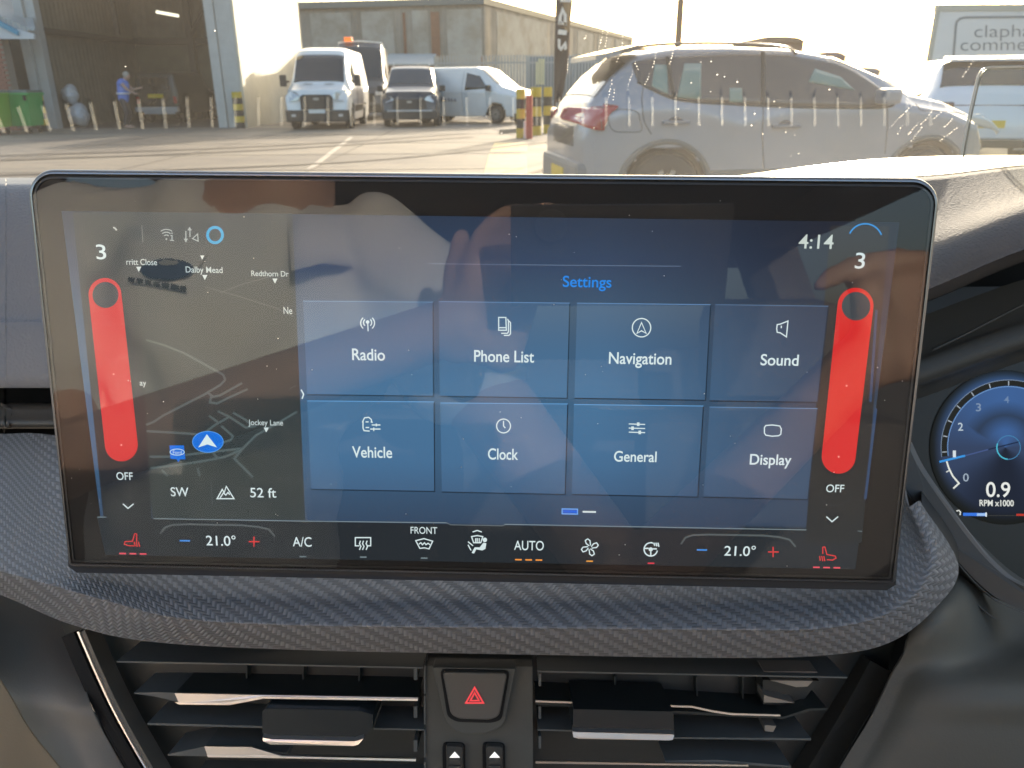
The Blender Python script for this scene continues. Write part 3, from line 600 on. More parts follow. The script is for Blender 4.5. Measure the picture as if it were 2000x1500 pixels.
slat(VL, [(513, 1441), (530, 1444), (692, 1448), (710, 1443)], [(514, 1448), (528, 1454), (690, 1457), (700, 1454)], chrome, 'adjuster_chrome', d0=.3565, deep=.002, near=.0004)
for y in (1318, 1392, 1458): slat(VL, [(808, y - 12), (815, y - 12)], [(808, y + 10), (815, y + 10)], grey, 'pivot', d0=.372)
for y in (1300, 1360, 1425, 1488): slat(VL, [(828, y), (831, y)], [(828, y + 55), (831, y + 55)], grey, 'frame_edge', d0=.370, deep=.01)
for x in (480, 590, 700): slat(VL, [(x, 1300), (x + 3, 1300)], [(x, 1352), (x + 3, 1352)], sg, 'fin', d0=.385)
slat(VR, [(1050, 1310), (1655, 1322)], [(1050, 1313), (1655, 1325)], grey)
slat(VR, [(1046, 1368), (1352, 1379), (1395, 1388), (1430, 1393), (1524, 1396)], [(1046, 1371.5), (1352, 1382.5), (1393, 1391.5), (1428, 1396.5), (1524, 1399)], chrome, 'chrome_blade', d0=.366, deep=.0008, tilt=0, near=.0)
slat(VR, [(1046, 1372), (1400, 1393), (1530, 1400), (1580, 1384), (1616, 1383)], [(1046, 1376), (1400, 1398), (1530, 1404), (1580, 1389), (1616, 1387)], sg, d0=.368)
slat(VR, [(1118, 1429), (1128, 1430), (1312, 1434), (1317, 1436)], [(1120, 1440), (1130, 1443), (1306, 1446), (1314, 1445)], chrome, 'adjuster_chrome', d0=.357, deep=.002, near=.0004)
slat(VR, [(1120, 1385), (1315, 1390)], [(1118, 1430), (1317, 1436)], mat('tab_black', (.026, .032, .034), .3), 'adjuster_tab', d0=.3585, deep=.03)
slat(VR, [(1050, 1424), (1118, 1426)], [(1050, 1427), (1118, 1429)], grey); slat(VR, [(1317, 1440), (1584, 1442)], [(1317, 1443), (1584, 1446)], grey)
slat(VR, [(1046, 1487), (1462, 1494)], [(1046, 1491), (1462, 1497)], chrome, 'chrome_blade', d0=.366, deep=.0008, tilt=0, near=.0)
slat(VR, [(1300, 1486), (1400, 1484), (1545, 1496)], [(1300, 1489), (1400, 1490), (1545, 1500)], grey, d0=.368)
for y in (1328, 1392, 1450): slat(VR, [(1052, y - 12), (1057, y - 12)], [(1052, y + 12), (1057, y + 12)], grey, 'pivot', d0=.372)
lit = mat('vane_lit', (.34, .31, .27), .4, .5)  # lit slivers of the vanes, brightness put into their colour
slat(VR, [(1505, 1329), (1588, 1330)], [(1555, 1342), (1577, 1341)], lit, 'vane_lit_sliver', d0=.372, deep=.01); slat(VR, [(1492, 1357), (1500, 1360)], [(1492, 1372), (1552, 1373)], lit, 'vane_lit_sliver', d0=.372, deep=.01)
slat(VR, [(1492, 1311), (1596, 1312)], [(1492, 1313), (1596, 1314)], lit, 'vane_lit_sliver', d0=.372, deep=.01); slat(VR, [(1493, 1416), (1516, 1418)], [(1494, 1428), (1510, 1430)], lit, 'vane_lit_sliver', d0=.372, deep=.01)
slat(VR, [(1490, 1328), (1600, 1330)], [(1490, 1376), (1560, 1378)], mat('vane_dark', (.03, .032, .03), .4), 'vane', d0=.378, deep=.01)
for x in (1200, 1360, 1450): slat(VR, [(x, 1322), (x + 3, 1322)], [(x, 1368), (x + 3, 1368)], sg, 'fin', d0=.385)

# ------------------------------------------------------------ centre panel: hazard button and two thumb wheels
CP = empty('centre_console_panel', P(925, 1500, .38), 0, 'dark centre panel holding the hazard button, between the two air vents', 'console panel')
pan = mat('panel_grey', (.10, .105, .095), .5, bump=(1500, .1, 'grain'))
def rpoly(pts, r, n=5):
    """polygon with rounded corners in pixel space"""
    out = []; m = len(pts)
    for i in range(m):
        p = V(pts[i]); a = V(pts[i - 1]); b = V(pts[(i + 1) % m]); da = (a - p); db = (b - p)
        rr = min(r if not isinstance(r, (list, tuple)) else r[i], da.length * .45, db.length * .45); s = p + da.normalized() * rr; e = p + db.normalized() * rr
        for k in range(n + 1):
            t = k / n; q = s * (1 - t) ** 2 + p * 2 * t * (1 - t) + e * t * t; out.append((q.x, q.y))
    return out
def plate(name, pts, d, deep, m, parent, bev=0.0):
    bm = bmesh.new(); prism(bm, [P(x, y, d) for x, y in pts], cw((0, 0, deep)))
    o = mk(name, bm, m, parent, False, True)
    if bev:
        b = o.modifiers.new('bevel', 'BEVEL'); b.width = bev; b.segments = 3; b.limit_method = 'ANGLE'; b.angle_limit = R_(40); b.harden_normals = False
    return o
plate('panel', [(832, 1300), (1040, 1302), (1042, 1700), (832, 1700)], .372, .02, pan, CP)
plate('button_surround', rpoly([(844, 1303), (1008, 1306), (984, 1418), (950, 1434), (900, 1434), (872, 1416)], (4, 4, 26, 20, 20, 26)), .3655, .012, pan, CP, .0006)
plate('button_recess', rpoly([(859, 1307), (996, 1310), (980, 1406), (960, 1412), (892, 1410), (874, 1400)], (12, 12, 12, 16, 16, 12)), .3646, .003, gap, CP)
hb = plate('hazard_button', rpoly([(864, 1313), (991, 1315), (975, 1400), (956, 1407), (896, 1405), (880, 1396)], (9, 9, 12, 14, 14, 12)), .362, .006, mat('button_grey', (.13, .125, .11), .45), CP, .0008)
def tri(bm, cx_, top, bot, half, wd, d):
    ribbon(bm, [(cx_, top), (cx_ + half, bot), (cx_ - half, bot), (cx_, top)], wd, 0, lambda x, y: P(x, y, d))
bm = bmesh.new(); tri(bm, 927, 1343, 1373, 17, 3.2, .3612); tri(bm, 927, 1353, 1368.5, 8.5, 3.0, .3612)
mk('hazard_triangle', bm, mat('hazard_red', (.55, .05, .06), .4, emit=(.9, .07, .08), estr=.22), hb, False, True, norm=False)
for cx_ in (888, 966):
    wr = plate('thumbwheel_recess', rpoly([(cx_ - 24, 1452), (cx_ + 20, 1454), (cx_ + 22, 1600), (cx_ - 22, 1600)], 10), .3700, .003, gap, CP)
    wh = plate('thumbwheel', rpoly([(cx_ - 17, 1457), (cx_ + 16, 1459), (cx_ + 18, 1600), (cx_ - 15, 1600)], 6), .3665, .004, mat('wheel_grey', (.055, .055, .05), .4), CP, .0005)
    for k in range(3):
        ya = 1484 + 12 * k; plate('grip_rib', [(cx_ - 11, ya), (cx_ + 11, ya), (cx_ + 11, ya + 7), (cx_ - 11, ya + 7)], .3655, .002, mat('wheel_rib', (.075, .075, .068), .4), wh)
    plate('arrow_mark', [(cx_, 1469), (cx_ + 10, 1480), (cx_ - 10, 1480)], .3660, .0012, mat('arrow_white', (.78, .78, .74), .5, emit=(1, 1, .95), estr=.25), wh)

# ------------------------------------------------------------ instrument cluster
IC = empty('instrument_cluster', P(1960, 1100, .47), 0, 'driver instrument cluster with blue rev counter, right of the touchscreen', 'instrument cluster')
CD = .470
def pc(x, y, l=0): return P(x, y, CD - l)
bm = bmesh.new(); prism(bm, [pc(x, y) for x, y in ((1720, 560), (2350, 560), (2350, 1330), (2010, 1250), (1890, 1140), (1800, 1010), (1740, 900))], cw((0, 0, .01)))
mk('cluster_face', bm, mat('cluster_black', (.020, .020, .018), .35), IC, False, True)
GX, GY, GR = 1964, 874, 131
bm = bmesh.new(); cl = bm.loops.layers.float_color.new('Col'); rr = [0, 20, 34, 62, 90, 100, 112, 122, 131, 140, 148]; na = 60; vs = []
def gcol(r, a):
    t = max(0, -sin(a)); base = lerp((56, 70, 98), (64, 98, 150), t)
    if sin(a) > .35: base = lerp(base, (36, 42, 56), min(1, (sin(a) - .35) * 1.6))
    if r > 125: base = lerp(base, (30, 32, 30), min(1, (r - 124) / (20 + 6 * t)))
    if 40 < r < 80 and sin(a) < -.45: base = lerp(base, (46, 56, 72), .75)
    return base
for r in rr: vs.append([(bm.verts.new(pc(GX + r * cos(a), GY + r * 1.02 * sin(a), .0006)), gcol(r, a)) for a in (2 * pi * k / na for k in range(na))])
for i in range(len(rr) - 1):
    for k in range(na):
        q = (vs[i][k], vs[i][(k + 1) % na], vs[i + 1][(k + 1) % na], vs[i + 1][k])
        try: f = bm.faces.new([x[0] for x in q])
        except ValueError: continue
        for l, x in zip(f.loops, q): l[cl] = (*lin(x[1]), 1)
mk('rev_counter_glow', bm, emis('display_picture', (255,) * 3), IC, False, True, norm=False)
def ic_line(name, lines, wd, c, l=.0012, k=1.0):
    bm = bmesh.new()
    for p in lines: ribbon(bm, p, wd, 0, lambda x, y: pc(x, y, l))
    return mk(name, bm, emis('cluster_%02x%02x%02x' % tuple(c), c, k), IC, False, True, norm=False)
ga = lambda r, a0, a1, n=40: [(GX + 6 + r * cos(R_(a0 + (a1 - a0) * k / n)), GY + r * sin(R_(a0 + (a1 - a0) * k / n))) for k in range(n + 1)]
ic_line('scale_band', [ga(126, 172, 335)], 11, (40, 42, 40), .0009)
ic_line('scale_edge', [ga(132, 172, 335)], 1.4, (120, 138, 160)); ic_line('scale_edge', [ga(119, 172, 335)], 1.6, (110, 150, 200))
ic_line('scale_tick', [[(GX + 6 + r * cos(R_(a)), GY + r * sin(R_(a))) for r in (121, 130)] for a in (176, 190, 204, 219, 236, 253, 270, 287)], 2.0, (165, 175, 185))
ic_line('rev_trace', [[(1849, 901), (1853, 914), (1861, 930), (1873, 944), (1862, 954)]], 3.2, (232, 236, 226))
ic_line('scale_tick', [[(1848, 922), (1854, 919)]], 2.4, (210, 214, 210))
ic_line('needle', [[(1835, 902), (1885, 890)]], 4.0, (60, 150, 225)); ic_line('needle_tail', [[(1885, 890), (1930, 878)]], 2.2, (74, 92, 140)); ic_line('needle_tail', [[(1930, 878), (1990, 863)]], 2.4, (34, 46, 72))
ic_line('hub_ring', [ga(23, 0, 360)[:-1] + [ga(23, 0, 360)[0]]], 1.6, (70, 130, 175)); ic_line('hub_ring', [ga(23, 95, 200, 14)], 2.4, (80, 190, 215), .0014)
def ictext(txt, x0, x1, b, cap, c, bold=.006):
    p0 = pc(x0, b, .0014); p1 = pc(x1, b + (x1 - x0) * .01, .0014)
    wtext('cluster_text', txt, p0, p1 - p0, pc(x0, b - cap, .0014) - p0, (p1 - p0).length, (pc(x0, b - cap, .0014) - p0).length, emis('cluster_%02x%02x%02x' % tuple(c), c), IC, bold)
ictext('0', 1881, 1892, 940, 15, (160, 175, 190)); ictext('1', 1861, 1867, 893, 13, (215, 225, 230)); ictext('2', 1871, 1881, 841, 15, (190, 205, 215)); ictext('3', 1906, 1916, 803, 15, (130, 150, 175)); ictext('4', 1961, 1971, 787, 13, (110, 135, 170)); ictext('5', 2024, 2034, 800, 13, (110, 135, 170))
ictext('0.9', 1926, 1973, 970, 28, (235, 238, 232), .008); ictext('RPM x1000', 1913, 1980, 988, 11.5, (225, 228, 222), .02)
ic_line('fuel_bar', [[(1881, 1004.5), (1925, 1005)]], 6, (60, 120, 225)); ic_line('fuel_bar', [[(1908, 1005), (1925, 1005)]], 5, (160, 195, 240), .0014); ic_line('fuel_bar', [[(1985, 1005.5), (2060, 1006)]], 4, (190, 60, 50))
ic_line('bar_end_mark', [[(1868, 998), (1873, 997), (1876, 1000), (1875, 1006)]], 2.2, (225, 228, 222)); ic_line('bar_end_mark', [[(1926, 1001), (1926, 1009)]], 3, (225, 235, 240), .0016)
ic_line('bar_rule', [[(1930, 1007), (1985, 1007)]], 1, (70, 70, 66))
bez = cr([(1776, 866, .432), (1800, 915, .43), (1848, 985, .425), (1900, 1056, .42), (1955, 1115, .415), (2010, 1150, .41), (2150, 1200, .40)], 30)
strip('bezel_edge', bez, mat('bezel_grey', (.20, .20, .19), .4), IC, .012, 11)
strip('bezel_wall', [(x - 22, y + 14, d - .001) for x, y, d in bez], mat('binnacle_dark', (.075, .072, .062), .45), IC, .02, 44)
strip('bezel_seam', [(x - 34, y + 38, d - .0025) for x, y, d in bez], mat('seam_dark', (.10, .10, .09), .4), IC, .003, 2)
strip('bezel_seam', [(x - 44, y + 68, d - .0025) for x, y, d in bez[:24]], mat('seam_dark', (.10, .10, .09), .4), IC, .003, 2)

# ------------------------------------------------------------ head-up glass on top of the hood
HU = empty('head_up_glass', P(1990, 303, .56), 0, 'clear upright head-up display pane with rounded corner, standing on the dashboard hood', 'head-up display')
out = cr([(1878, 303), (1884, 270), (1896, 210), (1908, 158), (1914, 142), (1926, 133), (1950, 131), (2060, 130), (2230, 133)], 50)
bm = bmesh.new(); prism(bm, [P(x, y, .56) for x, y in out] + [P(2230, 303, .56)], cw((0, 0, .0022)))
mk('pane', bm, pane('clear_pane', (.97, .985, .97), 1.3), HU, False, True)
bm = bmesh.new(); tube(bm, [P(x, y, .560) for x, y in out], .0007, 6); mk('rim', bm, mat('rim_light', (.62, .58, .50), .3), HU, False, True)
bm = bmesh.new(); tube(bm, [P(x + 4, y + 3, .562) for x, y in out], .0006, 6); mk('rim', bm, mat('rim_dark', (.2, .19, .17), .3), HU, False, True)

# ------------------------------------------------------------ windscreen
WB, WTp = V((0, 1.22, .965)), V((0, .20, 1.53))
WN = (WTp - WB).cross(V((1, 0, 0))).normalized()
if WN.z > 0: WN = -WN
def on_ws(px, py, lift=0):
    r = ray(px, py); o = WB + WN * lift; return EYE + r * ((o - EYE).dot(WN) / r.dot(WN))
bm = bmesh.new(); n = 12
vs = [[bm.verts.new(WB.lerp(WTp, j / 8) + V((x, -.10 * (x / .75) ** 2 * .0, 0))) for x in (-.78 + 1.56 * i / n for i in range(n + 1))] for j in range(9)]
for j in range(8):
    for i in range(n): bm.faces.new((vs[j][i], vs[j][i + 1], vs[j + 1][i + 1], vs[j + 1][i]))
ws = mk('windscreen', bm, pane('windscreen_glass', (.93, .94, .90), 1.5, 0, dust=.03, dcol=(.85, .78, .66), dscale=3, gain=1.7), None, True)  # dust film also stands in for the warm haze over the yard
tag(ws, 'raked car windscreen with dusty veiling film and dried drops, in front of the yard', 'windscreen')
# dried drops in wiped rows
rows = [((1181, 50), (1170, 95)), ((1188, 58), (1182, 90)), ((1218, 65), (1214, 90)), ((1145, 70), (1141, 76)), ((1286, 88), (1275, 130)), ((1318, 88), (1308, 125)), ((1210, 108), (1206, 122)), ((1236, 140), (1225, 175)), ((1195, 158), (1185, 205)), ((1166, 160), (1163, 175)), ((1108, 115), (1108, 142)), ((1240, 120), (1245, 135)), ((1268, 145), (1260, 165)), ((1200, 175), (1197, 195)),
        ((1774, 113), (1740, 150)), ((1780, 118), (1757, 145)), ((1800, 124), (1790, 135)), ((1812, 150), (1798, 170)), ((1790, 165), (1770, 178)), ((1780, 207), (1738, 250)), ((1825, 210), (1800, 243)), ((1793, 240), (1775, 262)), ((1842, 215), (1826, 232)), ((1860, 232), (1845, 248)), ((1868, 250), (1836, 275)), ((1800, 250), (1780, 275)), ((1762, 245), (1755, 262)), ((1900, 120), (1880, 150))]
pts = []
for (x0, y0), (x1, y1) in rows:
    m_ = max(2, int(math.hypot(x1 - x0, y1 - y0) / 5.2))
    for k in range(m_ + 1): pts.append((x0 + (x1 - x0) * k / m_ + random.uniform(-1, 1), y0 + (y1 - y0) * k / m_ + random.uniform(-1, 1), random.uniform(.7, 1.5)))
for x, y in ((1369, 121), (1389, 120), (1440, 160), (1388, 179), (1401, 146), (1415, 150), (1550, 60), (1512, 198), (1523, 210), (1468, 245), (1535, 258), (1552, 264), (1545, 305), (1560, 300), (1350, 162), (1160, 250), (1120, 265), (1500, 212), (1490, 262), (1620, 175), (1040, 175), (700, 90), (420, 60), (245, 130), (980, 260), (1325, 213), (1474, 222)): pts.append((x, y, random.uniform(1.0, 1.9)))
bm = bmesh.new()
for x, y, s in pts:
    c = on_ws(x, y, .0012); u = V((1, 0, 0)); v_ = WN.cross(u).normalized(); r = s * .00046 * (c - EYE).length
    ring = [bm.verts.new(c + (u * cos(a) + v_ * sin(a) * 1.5) * r) for a in (2 * pi * k / 8 for k in range(8))]; top = bm.verts.new(c + WN * r * .5)
    for k in range(8): bm.faces.new((ring[k], ring[(k + 1) % 8], top))
md = bpy.data.materials.new('dried_drop'); md.use_nodes = True; tN = md.node_tree; tN.nodes.remove(tN.nodes['Principled BSDF']); q_ = tN.nodes.new('ShaderNodeBsdfTranslucent'); q_.inputs[0].default_value = (1, .96, .88, 1); tN.links.new(q_.outputs[0], tN.nodes['Material Output'].inputs[0])
o = mk('dried_drops', bm, md, ws); o['kind'] = 'stuff'
# defroster ribs: placed where the glass mirrors them into the view
def dtop(y):
    tab = [(.50, 1.183), (.62, 1.165), (.80, 1.120), (1.02, 1.045), (1.25, .975)]
    for (a, za), (b, zb) in zip(tab, tab[1:]):
        if y <= b: return za + (zb - za) * (y - a) / (b - a)
    return .975
def mirror_hit(px, py, dz=.004):
    p = on_ws(px, py); r = ray(px, py).normalized(); d = r - WN * 2 * r.dot(WN); 
    for k in range(1, 800):
        q = p + d * .0015 * k
        if q.z < dtop(q.y) + dz: return q
    return None
DG = empty('defroster_grille', (0, .95, 1.07), 0, 'long row of pale defroster ribs along the dash top, seen mirrored in the windscreen', 'defroster')
for k in range(42):
    xb = 31 + 45.3 * k - 70; yb = 260 - 14 * min(1, k / 12); yt = 215 - 25 * min(1, k / 9)
    xt = xb - max(0, 21 - 1.9 * k) - 1
    a, b = mirror_hit(xb, yb), mirror_hit(xt, yt)
    if a and b:
        bm = bmesh.new(); u = (b - a).normalized(); s = u.cross(V((0, 0, 1))).normalized() * .0015
        prism(bm, [a - s, a + s, b + s * .8, b - s * .8], (0, 0, -.004)); mk('grille_rib', bm, mat('rib_pale', (.56, .545, .49), .5), DG, world=True)

# ============================================================ the yard outside
gm = bpy.data.materials.new('yard_concrete'); gm.use_nodes = True; t = gm.node_tree; N = t.nodes; L = t.links; b = N['Principled BSDF']
tc = N.new('ShaderNodeTexCoord')
def noise(sc, det=8, vec=None, rough=.6):
    n = N.new('ShaderNodeTexNoise'); n.inputs['Scale'].default_value = sc; n.inputs['Detail'].default_value = det; n.inputs['Roughness'].default_value = rough; L.new(vec or tc.outputs['Object'], n.inputs['Vector']); return n.outputs[0]
mp = N.new('ShaderNodeMapping'); mp.inputs['Scale'].default_value = (.35, 1, 1); L.new(tc.outputs['Object'], mp.inputs[0])
def ramp(src, a, b_, ca, cb):
    r = N.new('ShaderNodeMapRange'); r.inputs[1].default_value = a; r.inputs[2].default_value = b_; L.new(src, r.inputs[0])
    x = N.new('ShaderNodeMix'); x.data_type = 'RGBA'; L.new(r.outputs[0], x.inputs[0])
    for i, c in ((6, ca), (7, cb)):
        if hasattr(c, 'links'): L.new(c, x.inputs[i])
        else: x.inputs[i].default_value = (*c, 1)
    return x.outputs[2]
c1 = ramp(noise(.45, 9, mp.outputs[0]), .40, .62, (.255, .215, .165), (.155, .132, .11))
c2 = ramp(noise(2.6, 9, mp.outputs[0]), .58, .72, c1, (.085, .075, .065))
L.new(c2, b.inputs['Base Color']); b.inputs['Roughness'].default_value = .72
bp = N.new('ShaderNodeBump'); bp.inputs['Distance'].default_value = .02; bp.inputs['Strength'].default_value = .5; L.new(noise(14, 6), bp.inputs['Height']); L.new(bp.outputs[0], b.inputs['Normal'])
bm = bmesh.new(); g = 24
vs = [[bm.verts.new((-900 + 1800 * i / g, -600 + 2000 * j / g, 0)) for i in range(g + 1)] for j in range(g + 1)]
for j in range(g):
    for i in range(g): bm.faces.new((vs[j][i], vs[j][i + 1], vs[j + 1][i + 1], vs[j + 1][i]))
tag(mk('ground', bm, gm), kind='structure')
def gpoly(name, px, m, z=.004, kind='structure'):
    bm = bmesh.new(); bm.faces.new([bm.verts.new(G(x, y, z)) for x, y in px]); o = mk(name, bm, m); tag(o, kind=kind); return o
gpoly('painted_line', [(598, 330), (612, 330), (690, 268), (683, 267)], mat('old_line_paint', (.55, .50, .42), .8, var=(9, 1, (.30, .25, .19))))
gpoly('yellow_hatch_paint', [(944, 345), (1030, 345), (1030, 301), (955, 301)], mat('yellow_ground_paint', (.62, .48, .20), .8, var=(5, .8, (.55, .45, .28))))
gpoly('yellow_hatch_paint', [(957, 296), (1030, 296), (1030, 279), (966, 279)], mat('yellow_ground_paint', (.62, .48, .20), .8))
gpoly('asphalt_patch', [(960, 252), (1080, 250), (1120, 285), (1040, 277)], mat('asphalt_dark', (.07, .065, .06), .85, var=(6, .7, (.11, .10, .09))), .006)
gpoly('darker_patch', [(0, 284), (330, 262), (540, 256), (480, 268), (180, 296), (0, 312)], mat('darker_concrete', (.17, .145, .12), .6, var=(2, .9, (.26, .22, .17))), .003)  # long streak of a slightly darker ground tone
white = mat('vehicle_white', (.78, .78, .77), .28, coat=.6, var=(3, .3, (.62, .61, .58)))
glassd = mat('vehicle_glass_dark', (.018, .022, .022), .06, spec=.9, coat=.5)
blk = mat('bumper_black', (.028, .028, .028), .5); tyre = mat('tyre_rubber', (.022, .021, .02), .8); rimm = mat('rim_grey', (.32, .32, .31), .35, .7)
lamp = mat('headlamp', (.55, .58, .6), .12, .35, coat=1); redl = mat('tail_lamp_red', (.42, .006, .012), .15, coat=1)
concretew = lambda: None

# ---- generic road vehicle shell -------------------------------------------------
class Shell:
    """stations (s, zbot, ztop, half width at sill, half width at waist, waist z, half width at roof edge, roof-edge drop)"""
    def __init__(self, st, root): self.st = st; self.root = root
    def at(self, s):
        st = self.st; s = min(max(s, st[0][0]), st[-1][0]); xs = [q[0] for q in st]
        i = max(j for j in range(len(st) - 1) if xs[j] <= s + 1e-9); a, b_ = st[i], st[i + 1]
        t = (s - a[0]) / (b_[0] - a[0]); m0 = st[max(i - 1, 0)]; m1 = st[min(i + 2, len(st) - 1)]
        out = [s]
        for k in range(1, 8):
            out.append(a[k] + (b_[k] - a[k]) * t)
        return out
    def sec(self, s):
        _, zb, zt, ws_, ww, wz, wr, dr = self.at(s); wz = min(wz, zt - .02); dr = min(dr, (zt - wz) * .9)
        pts = [(ws_ * .55, zb), (ws_ * .93, zb), (ws_, zb + .06), (ws_ + (ww - ws_) * .75, zb + (wz - zb) * .45), (ww, zb + (wz - zb) * .8), (ww - .004, wz), (wr + (ww - wr) * .45, wz + (zt - dr - wz) * .55), (wr, zt - dr), (wr * .90, zt - dr * .30), (wr * .6, zt - .006), (0, zt)]
        return pts
    def half(self, s, z):
        p = cr(self.sec(s), 41)
        for a, b_ in zip(p, p[1:]):
            if a[1] <= z <= b_[1] and b_[1] > a[1] + 1e-6: return a[0] + (b_[0] - a[0]) * (z - a[1]) / (b_[1] - a[1])
        return p[-1][0] if z > p[-1][1] else p[2][0]
    def build(self, name, m, ns=60, holes=()):
        bm = bmesh.new(); rows = []
        s0, s1 = self.st[0][0], self.st[-1][0]; base = [s0 + (s1 - s0) * k / ns for k in range(ns + 1)] + [q[0] for q in self.st]
        for s in sorted(set(round(v, 4) for v in base)):
            h = cr(self.sec(s), 31); full = [(-x, z) for x, z in h] + [(x, z) for x, z in h[::-1][1:]]
            rows.append([bm.verts.new((x, s, z)) for x, z in full])
        for a, b_ in zip(rows, rows[1:]):
            for k in range(len(a) - 1):
                c = (a[k].co + b_[k + 1].co) / 2
                if any(abs(c.x) > .5 and (c.y - hy) ** 2 + (c.z - hz) ** 2 < hr * hr for hy, hz, hr in holes): continue
                bm.faces.new((a[k], a[k + 1], b_[k + 1], b_[k]))
        bm.faces.new(rows[0][::-1]); bm.faces.new(rows[-1])
        o = mk(name, bm, m, self.root, True, norm=True)
        return o
    def side(self, name, lo, up, m, sgn=-1, off=.006, n=24, mrows=5, parent=None, thick=.004):
        """patch on the flank between two curves of (s,z)"""
        lo = cr(lo, n); up = cr(up, n); bm = bmesh.new(); vs = []
        for a, b_ in zip(lo, up):
            vs.append([bm.verts.new((sgn * (self.half(a[0] + (b_[0] - a[0]) * j / mrows, a[1] + (b_[1] - a[1]) * j / mrows) + off), a[0] + (b_[0] - a[0]) * j / mrows, a[1] + (b_[1] - a[1]) * j / mrows)) for j in range(mrows + 1)])
        for a, b_ in zip(vs, vs[1:]):
            for k in range(mrows): bm.faces.new((a[k], a[k + 1], b_[k + 1], b_[k]))
        o = mk(name, bm, m, parent or self.root, True); s = o.modifiers.new('t', 'SOLIDIFY'); s.thickness = thick; s.offset = 0; return o
    def line(self, name, pts, m, sgn=-1, r=.006, off=.002, n=30, parent=None):
        bm = bmesh.new(); tube(bm, [(sgn * (self.half(s, z) + off), s, z) for s, z in cr(pts, n)], r, 5); return mk(name, bm, m, parent or self.root, True)
    def top(self, name, s0, s1, f0, f1, m, off=.006, parent=None, n=14, ns=10, curve=0.0):
        """patch over bonnet, windscreen or nose: s0..s1 along, f0..f1 as fraction of the roof-edge half width"""
        bm = bmesh.new(); vs = []
        for j in range(ns + 1):
            s = s0 + (s1 - s0) * j / ns; row = []
            ds = .01; zt = lambda q: self.at(q)[2]
            sl_ = (zt(min(s + ds, self.st[-1][0])) - zt(max(s - ds, self.st[0][0]))) / (2 * ds); L_ = sqrt(1 + sl_ * sl_); ny, nz = -sl_ / L_, 1 / L_
            for i in range(n + 1):
                f = f0 + (f1 - f0) * i / n; a = self.at(s); wr = a[6]; x = f * wr; sec = cr(self.sec(s), 41); z = zt(s)
                for p, q in zip(sec, sec[1:]):
                    if q[0] <= abs(x) <= p[0] and p[1] >= a[5] - .3: z = p[1] + (q[1] - p[1]) * ((p[0] - abs(x)) / max(p[0] - q[0], 1e-6)); 
                row.append(bm.verts.new((x, s + ny * off, z + nz * off)))
            vs.append(row)
        for a, b_ in zip(vs, vs[1:]):
            for k in range(n): bm.faces.new((a[k], a[k + 1], b_[k + 1], b_[k]))
        return mk(name, bm, m, parent or self.root, True)
def wheel(root, x, y, r, wd=.2, name='wheel'):
    bm = bmesh.new(); s = 1 if x > 0 else -1
    prof = [(-wd / 2, r * .62), (-wd / 2, r * .93), (-wd * .35, r), (wd * .35, r), (wd / 2, r * .93), (wd / 2, r * .62)]
    rings = [[bm.verts.new((x + a, y + q * cos(2 * pi * k / 28), r + q * sin(2 * pi * k / 28))) for k in range(28)] for a, q in prof]
    for a, b_ in zip(rings, rings[1:]):
        for k in range(28): bm.faces.new((a[k], a[(k + 1) % 28], b_[(k + 1) % 28], b_[k]))
    bm.faces.new(rings[0]); bm.faces.new(rings[-1]); o = mk(name, bm, tyre, root, True)
    bm = bmesh.new()
    for k in range(10):
        a = 2 * pi * k / 10
        prism(bm, [(x + s * wd * .42, y + q * cos(a + e), r + q * sin(a + e)) for q, e in ((.05, -.5), (r * .60, -.11), (r * .60, .11), (.05, .5))], (s * .03, 0, 0))
    mk('rim', bm, rimm, o)
def plate_(root, name, x, y, z, w_, h_, m, d=.012, rot=0): return boxobj(name, (x - w_ / 2, y - d, z - h_ / 2), (x + w_ / 2, y, z + h_ / 2), m, root)

# slab joints, tyre marks and stains of the yard
jm = mat('joint_tar', (.11, .095, .08), .8)
for k, yy in enumerate((13.2, 16.4, 19.8, 23.4)):
    tag(mk('slab_joint', (lambda b_: (prism(b_, [(-14, yy - .25, .003), (.2, yy, .003), (.2, yy + .035, .003), (-14, yy - .215, .003)], (0, 0, .003)), b_)[1])(bmesh.new()), jm), kind='structure')
for xx in (-9.6, -6.4, -3.2):
    tag(mk('slab_joint', (lambda b_: (prism(b_, [(xx, 11, .009), (xx + .03, 11, .009), (xx - .5, 27, .009), (xx - .53, 27, .009)], (0, 0, .002)), b_)[1])(bmesh.new()), jm), kind='structure')
tm = mat('tyre_mark', (.10, .085, .07), .7, var=(4, 1, (.19, .155, .12)))
for (xa, ya), (xb, yb), (xc, yc) in (((-12, 14.5), (-6, 17.2), (-1, 22)), ((-12, 15.9), (-6, 18.6), (-1.2, 23.6)), ((-9, 12.4), (-3, 14.6), (1, 20))):
    L_ = cr([(xa, ya), (xb, yb), (xc, yc)], 20); bm = bmesh.new(); ribbon(bm, [tuple(q) for q in L_], .24, 0, lambda x, y: V((x, y, .013))); tag(mk('tyre_track', bm, tm, norm=False), kind='structure')

